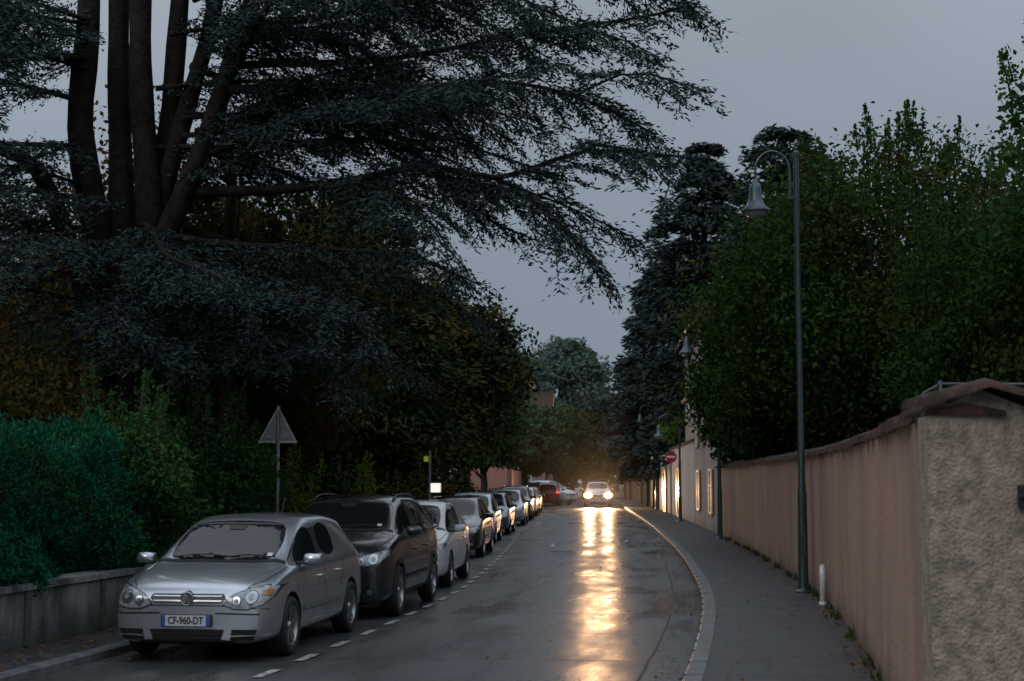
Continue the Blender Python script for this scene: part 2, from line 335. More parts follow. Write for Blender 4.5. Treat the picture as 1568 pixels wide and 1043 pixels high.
# ------------------------------------------------------------------ houses
def house(name,p1,p2,depth,ze,zr,wm,rm,wins=(),chim=(),side=1,over=.45,doors=()):
    p1=Vector((*p1,0));p2=Vector((*p2,0)); u=(p2-p1).normalized(); L=(p2-p1).length; v=Vector((u.y,-u.x,0))*side
    e=empty(name,p1)
    def W(a,b,z): return u*a+v*b+Vector((0,0,z))
    w=MB(); w.add([W(0,0,0),W(L,0,0),W(L,depth,0),W(0,depth,0),W(0,0,ze),W(L,0,ze),W(L,depth,ze),W(0,depth,ze),W(0,depth/2,zr-.08),W(L,depth/2,zr-.08)],
        [(0,1,5,4),(2,3,7,6),(1,2,6,9,5),(3,0,4,8,7),(4,5,9,8),(6,7,8,9)]); w.obj('walls',wm,parent=e)
    r=MB(); nn=int((L+2*over)/.22); sl=(zr-ze)/(depth/2)
    for sg in (0,1):
        vs=[]
        for i in range(nn*4+1):
            a=-over+i*(L+2*over)/(nn*4); dz=.045*abs(math.sin(math.pi*i/4))
            for t in (0,1):
                b=(-over+(depth/2+over)*t); z=ze-over*sl+(zr-ze+over*sl)*t+dz+.04
                b2=b if sg==0 else depth-b
                vs.append(W(a,b2,z))
        r.add(vs,[(2*i,2*i+1,2*i+3,2*i+2) for i in range(nn*4)])
    r.tube([W(-over,depth/2,zr+.06),W(L+over,depth/2,zr+.06)],.11,8)
    for bb in (-over,depth+over): r.tube([W(-over,bb,ze-over*sl),W(L+over,bb,ze-over*sl)],.07,8,1)
    ob=r.obj('roof',[rm,M['galv']],parent=e)
    sol=ob.modifiers.new('s','SOLIDIFY'); sol.thickness=.05
    q=MB()
    for sg in (0,1):
        for a in (-over-.02,L+over+.02):
            b0=-over if sg==0 else depth+over
            q.tube([W(a,b0,ze-over*sl-.05),W(a,depth/2,zr-.05)],.07,4)
    q.obj('orange_lit_barge_boards',M['doorw'],parent=e)  # orange-brown board colour stands in for warm light on the eaves
    wn=MB(); yw=math.atan2(u.y,u.x)
    for (a,z,ww_,hh) in wins:
        wn.box(W(a,-.012,z),(ww_,.03,hh),1,yw)
        for sx in (-1,1):
            wn.box(W(a+sx*(ww_/2+.04),-.03,z),(.08,.08,hh+.16),0,yw); wn.box(W(a+sx*(ww_/2+.09+ww_*.26),-.04,z),(ww_*.5,.05,hh+.1),2,yw)
        for sz in (-1,1): wn.box(W(a,-.03,z+sz*(hh/2+.04)),(ww_-.002,.09,.08),0,yw)
        wn.box(W(a,-.035,z),(.05,.03,hh-.01),0,yw); wn.box(W(a,-.036,z+.15*hh),(ww_-.01,.025,.04),0,yw)
    if wins: wn.obj('windows',[M['whitep'],M['glasswin'],M['wood']],parent=e)
    for (a,b,zt) in chim:
        c=MB(); c.box(W(a,b,zt-1.),(.6,.6,2.0),0,yw); c.box(W(a,b,zt+.04),(.75,.75,.09),0,yw); c.tube([W(a,b,zt+.08),W(a,b,zt+.4)],.12,10,1); c.obj('chimney',[wm,M['tile']],parent=e)
    return e
xa=lambda D:(kx(D)+1.82,D)
house('roadside_house',xa(49.6),xa(61.2),7.5,5.3,7.2,M['cream'],M['tile'],wins=[(2.5,3.9,1.,1.3),(6,3.9,1.,1.3),(9.5,3.9,1.,1.3),(2.5,1.5,1.,1.4),(9,1.5,1.,1.4)],side=1)
house('tall_house',(kx(62)+2.2,63),(kx(74)+2.4,75),5.5,8.6,10.4,M['cream'],M['tile'],wins=[(3,5.6,1.,1.5),(7,5.6,1.,1.5)],chim=[(6,2.9,11.)],side=1)
house('pink_house',(-6.5,128),(2.8,127),8,7.0,9.4,M['pinkh'],M['tile'],wins=[(1.8,5.3,1.,1.5),(4.8,5.3,1.,1.5),(7.6,5.3,1.,1.5),(1.8,2.,1.,1.6),(7.6,2.,1.,1.6)],chim=[(4.5,3.,10.2),(7.8,4.5,10.4)],side=-1)
ribbon('pink_boundary_wall',[(-7.4,.0),(-7.4,2.5),(-7.1,2.5),(-7.1,.0)],92,118,1.,M['pinkh'],closed=True)
# ------------------------------------------------------------------ left low wall + fence
lw=empty('low_concrete_wall')
ribbon('wall_body',[(-7.14,.05),(-7.14,.72),(-7.36,.72),(-7.36,.05)],2,31,.5,M['conc'],lw,closed=True)
ribbon('coping',[(-7.10,.722),(-7.10,.79),(-7.42,.80),(-7.42,.722)],2,31,.5,M['conc'],lw,closed=True)
dj=pmat('dark_joint',(.04,.04,.036),.9,col2=(.08,.08,.07),scale=10)
for D in np.arange(3,31,1.9):
    q=MB(); q.box((kx(D)-7.132,D,.42),(.03,.12,.58),0,-math.atan(kslope(D))); q.obj('pilaster',dj,parent=lw)
fe=empty('iron_fence'); fm=MB()
for D in np.arange(31.2,90,.16):
    x=kx(D)-7.2; fm.box((x,D,.75),(.022,.022,1.3))
for D in np.arange(31.2,88,2.4):
    for z in (.25,1.3): fm.tube([(kx(D)-7.2,D,z),(kx(D+2.4)-7.2,D+2.4,z)],.022,6)
    fm.box((kx(D)-7.2,D,.75),(.07,.07,1.5))
fm.obj('bars',M['blackm'],parent=fe)
# ------------------------------------------------------------------ street lamps
lhood=pmat('lantern_green_grey',(.07,.11,.115),.35,metal=.3); lbowl=pmat('lantern_bowl',(.35,.36,.36),.15)
def street_lamp(x,y,H=7.1,arm=.66):
    e=empty('street_lamp',(x,y,.12)); s=H/7.1
    p=MB(); p.lathe([(.001,0),(.13,0),(.13,.03),(.09,.06),(.082,.1),(.078,.6),(.075,1.55*s),(.072,1.6*s),(.056,1.72*s),(.050,H*.5),(.042,H-.05),(.052,H-.04),(.052,H+.02),(.02,H+.06),(.03,H+.09),(.001,H+.13)],16)
    p.box((0,-.079,.75),(.09,.012,.36))
    z0=H-.75
    pts=[(-.11,0,z0),(-.11,0,H-.28)]
    for a in np.linspace(0,math.pi*.93,12): pts.append((-.11-(arm-.11)/2*(1-math.cos(a)),0,H-.28+.33*math.sin(a)))
    pts.append((-arm,0,H-.42))
    p.tube(pts,.020,8)
    for z in (z0+.03,z0+.25): p.box((-.055,0,z),(.12,.03,.04))
    o=p.obj('pole',M['metalg'],parent=e); smooth_by_angle(o)
    l=MB(); c=(-arm,0,H-.95)
    l.lathe([(.001,.55),(.04,.54),(.05,.47),(.085,.45),(.095,.40),(.10,.36),(.11,.22),(.15,.12),(.235,.04),(.24,.0),(.22,.0),(.14,.1)],20,0,c)
    l.obj('lantern_hood',lhood,smooth=True,parent=e)
    l=MB(); l.lathe([(.20,.008),(.17,-.04),(.10,-.08),(.001,-.095)],20,0,c); l.obj('lantern_bowl',lbowl,smooth=True,parent=e)
    e.rotation_euler=(0,0,-math.atan(kslope(y)))
for D,H in ((24,7.05),(46,6.6),(90,6.2),(112,6.4),(136,6.9)):
    street_lamp(kx(D)+1.62,D,H,.66 if D<30 else .95)
street_lamp(kx(66)+1.5,66,4.6,.9)
def tri_sign(x,y):
    e=empty('warning_sign',(x,y,.1)); p=MB(); p.tube([(0,0,0),(0,0,3.05)],.032,10); p.obj('post',M['galv'],smooth=True,parent=e)
    q=MB(); h=.62; w=.66; z=2.42
    def tri(s,yy):
        cz=z+h*.36
        out=[]
        for (a,b) in ((-w/2,z),(w/2,z),(0,z+h)):
            out.append((a*s,yy,cz+(b-cz)*s))
        return out
    f=tri(1,-.04);bk=tri(1,-.06)
    q.add(f+bk,[(0,1,2),(5,4,3),(0,3,4,1),(1,4,5,2),(2,5,3,0)])
    a=tri(1.0,-.075);b=tri(.88,-.075);c=tri(1.,-.058);d=tri(.88,-.058)
    for i in range(3):
        j=(i+1)%3; q.add([a[i],a[j],b[j],b[i],c[i],c[j],d[j],d[i]],[(0,1,2,3),(0,4,5,1),(3,2,6,7)],1)
    q.obj('plate',[M['signback'],M['whitep']],parent=e)
    r=MB(); r.box((0,-.07,2.52),(.42,.02,.035)); r.box((0,-.07,2.78),(.22,.02,.035)); r.box((0,-.035,2.5),(.09,.09,.05)); r.box((0,-.035,2.8),(.09,.09,.05)); r.tube([(0,-.09,2.3),(0,-.09,2.98)],.03,8); r.obj('brackets',M['galv'],parent=e)
    e.rotation_euler=(0,0,math.radians(6))
tri_sign(-3.95,25.4)
e=empty('no_entry_sign',(kx(64)+1.0,64,.12)); p=MB(); p.tube([(0,0,0),(0,0,3.1)],.035,8); p.obj('post',M['galv'],parent=e)
p=MB(); p.lathe([(.001,-.04),(.25,-.04),(.25,-.06),(.001,-.06)],28,0,(0,0,0))
for i,v in enumerate(p.v): p.v[i]=(v[0],v[2],2.75+v[1])
p.box((0,-.066,2.75),(.34,.008,.08),1); p.obj('disc',[M['redp'],M['whitep']],parent=e)
e=empty('parking_meter',(kx(42)-6.75,42,.1)); p=MB(); p.tube([(0,0,0),(0,0,2.6)],.035,8); p.box((-.1,-.05,2.38),(.13,.02,.15),1); p.box((.17,-.06,1.58),(.27,.05,.25),2); p.box((.17,-.03,1.58),(.30,.04,.28),0); p.obj('post_and_panels',[M['galv'],M['yellowp'],M['litpanel']],parent=e)
# ------------------------------------------------------------------ cars
glass=pmat('car_glass',(.008,.010,.012),.04,spec=.36,bump=.10,bscale=6,bdist=.05,rvar=.02,scale=5)
trim=pmat('black_trim',(.012,.012,.013),.45)
under=pmat('wheel_arch_black',(.006,.006,.006),.9)
tyre=pmat('tyre_rubber',(.015,.015,.016),.75,bump=.2,bscale=50)
alloy=pmat('alloy_rim',(.36,.37,.39),.3,metal=.9)
chrome=pmat('chrome',(.5,.51,.53),.2,metal=1.)
lampg=pmat('headlamp_lens',(.34,.37,.40),.08,metal=.2,col2=(.12,.135,.15),scale=24,coat=1.)
lampr=pmat('headlamp_reflector',(.36,.38,.41),.2,metal=.9,coat=1.)
platem=pmat('plate_white',(.46,.48,.50),.4); plateb=pmat('plate_blue',(.03,.07,.28),.4); platet=pmat('plate_black',(.01,.01,.01),.5)
redl=pmat('tail_lamp_red',(.3,.01,.01),.2,coat=1.)
redlit=pmat('tail_lamp_lit',(.5,.02,.01),.2,emis=(1,.05,.03),estr=1.6)
amber=pmat('indicator_amber',(.4,.18,.04),.2,coat=1.)
hg=pmat('headlight_glow',(1,1,1),.3,emis=(1.,.66,.30),estr=240.,mis=True)
hg2=pmat('headlight_bloom_glow',(1,.8,.5),.3,emis=(1.,.42,.10),estr=4.)  # emissive orange that imitates bloom around the lit headlamps
PAINTS={}
def paint(n,c,metal=.6,rough=.3):
    if n not in PAINTS: PAINTS[n]=pmat('car_paint_'+n,c,rough,metal=metal,coat=1.,col2=tuple(x*.9 for x in c),scale=3)
    return PAINTS[n]
def make_wheel(name,R,parent,x,y,side,rimmat):
    m=MB(); w=.105
    m.lathe([(R*.66,-w*.8),(R*.74,-w),(R*.9,-w*1.0),(R*.97,-w*.85),(R,-w*.5),(R,w*.5),(R*.97,w*.85),(R*.9,w),(R*.74,w),(R*.66,w*.8)],36,0,axis='X')
    m.lathe([(R*.685,w*.92),(R*.64,w*.88),(R*.60,w*.5),(R*.6,-w*.5)],32,1,axis='X')
    m.lathe([(.001,w*.1),(R*.62,w*.1)],24,2,axis='X')
    m.lathe([(.001,w*.75),(R*.13,w*.75),(R*.17,w*.6),(R*.17,w*.1)],16,1,axis='X')
    for k in range(5):
        a=2*math.pi*k/5+.3
        for off in (-.11,.11):
            c,s=math.cos(a+off),math.sin(a+off); t=(-s,c); vs=[]
            for rr,ww_,xx in ((R*.12,.020,w*.62),(R*.64,.017,w*.8)):
                for q in (-1,1):
                    for dx in (0,-.025):
                        vs.append((xx+dx,c*rr+t[0]*ww_*q,s*rr+t[1]*ww_*q))
            m.add(vs,[(0,2,6,4),(1,5,7,3),(0,4,5,1),(2,3,7,6),(4,6,7,5)],1)
    o=m.obj(name,[tyre,rimmat,under],parent=parent); smooth_by_angle(o,40)
    o.location=(x,y,R)
    if side<0: o.rotation_euler=(0,0,math.pi)
def build_car(name,loc,yaw,L=4.2,W=1.76,H=1.48,pt=None,R=.315,style='hatch',detail=True,plate='AB-123-CD',raise_hood=0.,lit=False,front_style='golf',tail=None):
    e=empty(name,loc,yaw)
    sy=L/4.2; sw=W/1.76; szf=H/1.48; rh=raise_hood
    def ring(y,w,zb,zm,zs,tops):
        h=[(0,zb),(.8*w,zb),(.965*w,zb+.07),(w*.992,(zb+zm)/2+.03),(w,zm),(w*.97,zs)]+tops
        return [(x*sw,y*sy,z*szf) for x,z in h]
    def hood(y,w,zb,zm,zs,zh): return ring(y,w,zb,zm,zs+rh,[(.92*w,zs+rh+.025),(.83*w,zh+rh-.03),(.74*w,zh+rh-.008),(.4*w,zh+rh+.008),(0,zh+rh+.012)])
    def roof(y,w,zb,zm,zs,zr,xr): return ring(y,w,zb,zm,zs+rh*.5,[(.915*w,zs+rh*.5+.03),(xr,zr-.085),(xr-.05,zr-.022),(xr*.5,zr),(0,zr+.012)])
    ST=[hood(0.0,.66,.24,.42,.53,.62),hood(.04,.77,.19,.42,.61,.71),hood(.15,.835,.17,.47,.71,.795),hood(.45,.875,.165,.51,.81,.885),hood(.74,.88,.165,.53,.875,.95),
        hood(1.0,.88,.165,.54,.905,.99),roof(1.75,.88,.165,.55,.93,1.42,.64),roof(2.15,.88,.165,.55,.935,1.48,.65),roof(2.26,.88,.165,.55,.937,1.485,.65),
        roof(3.0,.88,.17,.55,.95,1.485,.64),roof(3.12,.88,.17,.55,.955,1.48,.635),roof(3.78,.87,.18,.56,.98,1.43,.61),roof(3.88,.865,.18,.56,.98,1.39,.60)]
    ST+=[hood(4.07,.85,.21,.57,.95-rh,1.02-rh),hood(4.16,.82,.24,.56,.84-rh,.93-rh),hood(4.2,.74,.28,.52,.70-rh,.77-rh)]
    nS=len(ST); vs=[];P=11
    for r in ST:
        vs+=r; vs+=[(-x,y,z) for x,y,z in r[1:-1]]
    per=P+P-2
    def idx(s,j,side):
        if side>0 or j==0 or j==P-1: return s*per+j
        return s*per+P+j-1
    fs=[];ms=[]
    rl=nS-4
    for s in range(nS-1):
        for j in range(P-1):
            mi=0
            if j<=0: mi=2
            if j==6:
                if s in (5,6,8): mi=1
                if s==7: mi=2
                if s==10 and style=='suv': mi=1
                if s==9 and style=='suv': mi=2
            if j>=8 and s==5: mi=1
            if j>=8 and s==rl: mi=1
            for sd in (1,-1):
                f=(idx(s,j,sd),idx(s,j+1,sd),idx(s+1,j+1,sd),idx(s+1,j,sd))
                fs.append(f if sd>0 else f[::-1]); ms.append(mi)
    for s in (0,nS-1):
        for j in range(P-1):
            f=[idx(s,j,1),idx(s,j,-1),idx(s,j+1,-1),idx(s,j+1,1)]
            f2=[]; [f2.append(a) for a in f if a not in f2]
            fs.append(tuple(f2)); ms.append(0)
    me=bpy.data.meshes.new('body'); me.from_pydata(vs,[],fs)
    for m_ in (pt,glass,trim,under): me.materials.append(m_)
    me.polygons.foreach_set('material_index',ms); me.update()
    bm=bmesh.new(); bm.from_mesh(me); bmesh.ops.recalc_face_normals(bm,faces=bm.faces)
    cl=bm.edges.layers.float.new('crease_edge')
    for ed in bm.edges:
        mats={f.material_index for f in ed.link_faces}
        if len(mats)>1 and 1 in mats: ed[cl]=.6
    bm.to_mesh(me); bm.free()
    ob=link(me,'body',None)
    sb=ob.modifiers.new('s','SUBSURF'); sb.levels=2; sb.render_levels=2
    dg=bpy.context.evaluated_depsgraph_get(); me2=bpy.data.meshes.new_from_object(ob.evaluated_get(dg))
    bvh=BVHTree.FromPolygons([v.co.copy() for v in me2.vertices],[tuple(p.vertices) for p in me2.polygons])
    ob.modifiers.clear(); ob.data=me2
    fa=.86*sy; ra=fa+2.58*sy
    c=MB()
    for ya in (fa,ra):
        for sd in (-1,1):
            n=28; rr=R+.045; v2=[]
            for xq in (.50*sw,1.2):
                for k in range(n):
                    a=2*math.pi*k/n; v2.append((xq*sd,ya+rr*math.cos(a),R+.01+rr*math.sin(a)))
            f3=[(k,(k+1)%n,n+(k+1)%n,n+k) for k in range(n)]+[tuple(range(n))[::-1],tuple(range(n,2*n))]
            c.add(v2,f3,0)
    co=c.obj('cutter',[under]); bm=bmesh.new(); bm.from_mesh(co.data); bmesh.ops.recalc_face_normals(bm,faces=bm.faces); bm.to_mesh(co.data); bm.free()
    bo=ob.modifiers.new('b','BOOLEAN'); bo.operation='DIFFERENCE'; bo.object=co; bo.solver='EXACT'
    try: bo.material_mode='TRANSFER'
    except Exception: pass
    dg=bpy.context.evaluated_depsgraph_get(); me3=bpy.data.meshes.new_from_object(ob.evaluated_get(dg))
    ob.modifiers.clear(); ob.data=me3; bpy.data.objects.remove(co); ob.parent=e
    smooth_by_angle(ob,38)
    def decal(nm,poly,ax,mat,off=.005,step=.05,thick=0,sign=1):
        bm=bmesh.new(); bm.faces.new([bm.verts.new((a,b,0)) for a,b in poly])
        us=[a for a,b in poly]; vv=[b for a,b in poly]
        for k,(lo,hi) in enumerate(((min(us),max(us)),(min(vv),max(vv)))):
            q=math.floor(lo/step)*step+step
            while q<hi-1e-5:
                gm=bm.verts[:]+bm.edges[:]+bm.faces[:]
                bmesh.ops.bisect_plane(bm,geom=gm,plane_co=(q,0,0) if k==0 else (0,q,0),plane_no=(1,0,0) if k==0 else (0,1,0)); q+=step
        bad=[]
        for v in bm.verts:
            a,b=v.co.x,v.co.y
            if ax=='F': o=Vector((a,-3,b)); d=Vector((0,1,0))
            elif ax=='B': o=Vector((a,L+3,b)); d=Vector((0,-1,0))
            elif ax=='S': o=Vector((3*sign,a,b)); d=Vector((-sign,0,0))
            else: o=Vector((a,b,4)); d=Vector((0,0,-1))
            h,nrm,_,_=bvh.ray_cast(o,d)
            if h is None: bad.append(v)
            else:
                if nrm.dot(d)>0: nrm=-nrm
                v.co=h-d*off*.3+nrm*off
        if bad: bmesh.ops.delete(bm,geom=bad,context='VERTS')
        m_=bpy.data.meshes.new(nm); bm.to_mesh(m_); bm.free(); m_.materials.append(mat); m_.polygons.foreach_set('use_smooth',[True]*len(m_.polygons))
        return link(m_,nm,e)
    def strip(nm,pts,w,ax,mat,off=.004,sign=1):
        for (a,b) in zip(pts[:-1],pts[1:]):
            d=Vector((b[0]-a[0],b[1]-a[1]))
            if d.length<1e-6: continue
            n=Vector((-d.y,d.x)).normalized()*w/2
            decal(nm,[(a[0]-n.x,a[1]-n.y),(b[0]-n.x,b[1]-n.y),(b[0]+n.x,b[1]+n.y),(a[0]+n.x,a[1]+n.y)],ax,mat,off,step=.08,sign=sign)
    S=lambda pts:[(a*sw,b*szf) for a,b in pts]
    def circ(cx,cz,r,n=18,rx=1.): return [(cx+r*rx*math.cos(2*math.pi*k/n),cz+r*math.sin(2*math.pi*k/n)) for k in range(n)]
    mir=lambda pts:[(-a,b) for a,b in pts][::-1]
    if front_style=='golf':
        HL=[(.385,.60+rh),(.50,.558+rh),(.64,.555+rh),(.77,.595+rh),(.83,.665+rh),(.845,.765+rh),(.77,.78+rh),(.62,.75+rh),(.49,.70+rh),(.42,.655+rh)]
    elif front_style=='slim':
        HL=[(.38,.61+rh),(.55,.585+rh),(.72,.61+rh),(.83,.71+rh),(.82,.775+rh),(.62,.725+rh),(.45,.67+rh)]
    else:
        HL=circ(.62,.63+rh,.105,20,1.15)
    hx=sum(a for a,b in HL)/len(HL); hz_=sum(b for a,b in HL)/len(HL)
    HO=[(hx+(a-hx)*1.05+.0,hz_+(b-hz_)*1.12) for a,b in HL]
    for sd in (1,-1):
        f=(lambda p:p) if sd>0 else mir
        decal('headlamp_surround',f(S(HO)),'F',trim,.004)
        decal('headlamp',f(S(HL)),'F',lampg,.009)
        if detail:
            cx=.67
            for (c1,c2,r_) in ((cx,.668+rh,.066),(cx-.145,.635+rh,.048)):
                decal('headlamp_ring',f(S(circ(c1,c2,r_))),'F',trim,.013); decal('headlamp_reflector',f(S(circ(c1,c2,r_*.9))),'F',lampr,.016); decal('headlamp_bulb',f(S(circ(c1,c2,r_*.4))),'F',lampg,.020)
            if front_style=='golf': decal('indicator',f(S([(.765,.69+rh),(.82,.69+rh),(.825,.745+rh),(.78,.745+rh)])),'F',amber,.014)
    if front_style=='golf':
        decal('grille',S([(-.36,.61),(.36,.61),(.41,.66),(.38,.705),(-.38,.705),(-.41,.66)]),'F',trim,.005)
        for z in (.635,.68): decal('grille_slat',S([(-.36,z-.006),(.36,z-.006),(.375,z+.006),(-.375,z+.006)]),'F',pt,.012)
        decal('badge',S(circ(0,.66,.068,24)),'F',trim,.018)
        hit,_,_,_=bvh.ray_cast(Vector((0,-3,.66*szf)),Vector((0,1,0))); yb=hit.y-.03
        m=MB()
        m.tube([(.066*math.cos(2*math.pi*k/24),yb,.66*szf+.066*math.sin(2*math.pi*k/24)) for k in range(25)],.006,6)
        for pts in ([(-.03,.055),(0,.006),(.03,.055)],[(-.05,.03),(-.02,-.05),(0,-.005),(.02,-.05),(.05,.03)]): m.tube([(a,yb,.66*szf+b) for a,b in pts],.005,6)
        m.obj('badge_emblem',chrome,parent=e)
        decal('lower_intake',S([(-.36,.225),(.36,.225),(.40,.345),(-.40,.345)]),'F',under,.006)
        for z in (.26,.30): strip('intake_slat',S([(-.36,z),(.36,z)]),.008,'F',trim,.012)
        for sd in (1,-1):
            f=(lambda p:p) if sd>0 else mir
            decal('fog_intake',f(S([(.46,.225),(.70,.24),(.74,.345),(.48,.345)])),'F',under,.006)
        strip('intake_trim',S([(-.76,.29),(-.47,.28)]),.012,'F',pt,.012); strip('intake_trim',S([(.47,.28),(.76,.29)]),.012,'F',pt,.012)
        strip('bumper_seam',S([(-.82,.55),(-.42,.585),(0,.59),(.42,.585),(.82,.55)]),.010,'F',trim)
        strip('bumper_crease',S([(-.76,.50),(-.3,.51)]),.016,'F',trim); strip('bumper_crease',S([(.3,.51),(.76,.50)]),.016,'F',trim)
        pz=.435
    elif front_style=='slim':
        decal('grille',S([(-.36,.57+rh),(.36,.57+rh),(.34,.67+rh),(-.34,.67+rh)]),'F',trim,.005)
        strip('grille_slat',S([(-.34,.62+rh),(.34,.62+rh)]),.014,'F',chrome,.01)
        decal('badge',S(circ(0,.67+rh,.05)),'F',chrome,.014)
        decal('lower_intake',S([(-.56,.21),(.56,.21),(.5,.34),(-.5,.34)]),'F',trim,.006)
        for sd in (1,-1):
            f=(lambda p:p) if sd>0 else mir
            decal('fog_intake',f(S([(.55,.28),(.70,.29),(.71,.38),(.6,.38)])),'F',trim,.01)
            decal('fog_lamp',f(S(circ(.64,.34,.035))),'F',lampr,.016)
        pz=.43
    else:
        decal('lower_intake',S([(-.45,.22),(.45,.22),(.42,.31),(-.42,.31)]),'F',trim,.006)
        strip('chrome_moustache',S([(-.22,.53),(0,.535),(.22,.53)]),.015,'F',chrome,.012); decal('badge',S(circ(0,.55,.04)),'F',redl,.016)
        pz=.40
    hit,_,_,_=bvh.ray_cast(Vector((0,-3,pz*szf)),Vector((0,1,0))); yf=(hit.y if hit else 0)-.03
    m=MB(); m.box((0,yf,pz*szf),(.54,.02,.125),2); m.box((0,yf-.013,pz*szf),(.52,.006,.11),0)
    for sx in (-1,1): m.box((sx*.24,yf-.018,pz*szf),(.038,.004,.108),1)
    m.obj('number_plate',[platem,plateb,platet],parent=e)
    if detail:
        cu=bpy.data.curves.new('t','FONT'); cu.body=plate; cu.size=.105; cu.align_x='CENTER'; cu.align_y='CENTER'; cu.extrude=.002; cu.offset=.0015
        to=bpy.data.objects.new('t',cu); COL.objects.link(to); dg=bpy.context.evaluated_depsgraph_get(); tm=bpy.data.meshes.new_from_object(to.evaluated_get(dg)); bpy.data.objects.remove(to)
        tm.materials.clear(); tm.materials.append(platet); o=link(tm,'plate_characters',e); o.location=(0,yf-.02,pz*szf); o.rotation_euler=(math.pi/2,0,0); o.scale=(.78,1,1)
    T=lambda pts:[(a*sw,b*sy) for a,b in pts]
    if detail:
        for sd in (1,-1):
            strip('hood_seam',[(sd*a,b) for a,b in T([(.60,.13),(.72,.37),(.775,.68),(.78,.95)])],.010,'T',trim,.003)
        strip('cowl',T([(-.74,1.01),(-.4,.965),(0,.95),(.4,.965),(.74,1.01)]),.07,'T',trim,.006)
        m=MB()
        for (x0,x1) in ((-.55,.05),(.1,.62)):
            pts=[]
            for t in np.linspace(0,1,7):
                xq=(x0+(x1-x0)*t)*sw; yq=(1.04+.04*math.sin(t*3.1))*sy
                h,_,_,_=bvh.ray_cast(Vector((xq,yq,4)),Vector((0,0,-1))); pts.append((xq,yq,h.z+.02))
            m.tube(pts,.008,5)
        m.obj('wipers',trim,parent=e)
        strip('screen_border',T([(-.52,1.70),(0,1.68),(.52,1.70)]),.04,'T',trim,.004)
        decal('mirror_mount',T([(-.09,1.56),(.09,1.56),(.11,1.65),(-.11,1.65)]),'T',trim,.004)
        decal('screen_sticker',T([(.50,1.10),(.56,1.10),(.56,1.16),(.50,1.16)]),'T',platem,.004)
    for sd in (1,-1):
        if detail or sd>0:
            for a in ([(1.10,.80),(1.07,.66)],[(2.20,.93),(2.24,.55),(2.22,.22)],[(3.10,.94),(3.06,.75),(2.90,.62)]):
                strip('door_seam',[(y*sy,z*szf) for y,z in a],.011,'S',trim,.003,sign=sd)
            strip('sill_seam',[(1.3*sy,.225*szf),(2.85*sy,.225*szf)],.012,'S',trim,.003,sign=sd)
            strip('side_moulding',[(1.30*sy,.47*szf),(2.84*sy,.48*szf)],.035,'S',pt if style!='suv' else trim,.012,sign=sd)
            strip('moulding_shadow',[(1.30*sy,.45*szf),(2.84*sy,.46*szf)],.006,'S',trim,.013,sign=sd)
            m=MB()
            for ya,z in ((2.02,.79),(2.82,.81)):
                h,_,_,_=bvh.ray_cast(Vector((3*sd,ya*sy,z*szf)),Vector((-sd,0,0)))
                if h: m.tube([(h.x-.0*sd,ya*sy-.1,h.z),(h.x+.03*sd,ya*sy-.07,h.z),(h.x+.03*sd,ya*sy+.06,h.z),(h.x,ya*sy+.09,h.z)],.014,8)
            m.obj('door_handles',pt,smooth=True,parent=e)
        bm=bmesh.new(); bmesh.ops.create_icosphere(bm,subdivisions=3,radius=1.)
        for v in bm.verts:
            c_=v.co; px=max(-.9,min(.9,c_.x*1.15)); pz_=max(-.85,min(.85,c_.z*1.15)); py=min(c_.y,.45)
            v.co=Vector(((.87*sw+.10+px*.11)*sd,(1.33*sy)+py*.10,(.99+rh*.5)*szf+.02+pz_*.072))
        mm=bpy.data.meshes.new('mirror'); bm.to_mesh(mm); bm.free(); mm.materials.append(pt); mm.polygons.foreach_set('use_smooth',[True]*len(mm.polygons)); link(mm,'door_mirror',e)
        m=MB(); m.box(((.87*sw+.0)*sd,1.33*sy,(.96+rh*.5)*szf),(.16,.09,.035)); m.obj('mirror_arm',trim,parent=e)
        make_wheel('front_wheel' ,R,e,(.885*sw-.105)*sd,fa,sd,alloy); make_wheel('rear_wheel',R,e,(.885*sw-.105)*sd,ra,sd,alloy)
        decal('tail_lamp',[(a*sw*sd,b*szf) for a,b in ([(.60,.80),(.82,.80),(.80,.95),(.62,.95)] if sd>0 else [(.60,.80),(.62,.95),(.80,.95),(.82,.80)])],'B',tail or redl,.008)
    if style=='suv':
        for sd in (1,-1):
            m=MB(); pts=[]
            for y in np.linspace(1.95,3.6,8):
                h,_,_,_=bvh.ray_cast(Vector((.56*sw*sd,y*sy,4)),Vector((0,0,-1))); pts.append((.56*sw*sd,y*sy,h.z+.035))
            pts=[(pts[0][0],pts[0][1]-.08,pts[0][2]-.04)]+pts; m.tube(pts,.014,6); m.obj('roof_rail',trim,parent=e)
            strip('arch_cladding',[(fa+(R+.07)*math.cos(a),R+(R+.07)*math.sin(a)) for a in np.linspace(.1,math.pi-.1,10)],.05,'S',trim,.01,sign=sd)
            strip('arch_cladding',[(ra+(R+.07)*math.cos(a),R+(R+.07)*math.sin(a)) for a in np.linspace(.1,math.pi-.1,10)],.05,'S',trim,.01,sign=sd)
            strip('sill_cladding',[(1.3*sy,.24*szf),(3.*sy,.24*szf)],.12,'S',trim,.008,sign=sd)
    else:
        m=MB(); m.tube([(0,3.3*sy,H-.01),(0,3.45*sy,H+.18)],.005,5); m.obj('aerial',trim,parent=e)
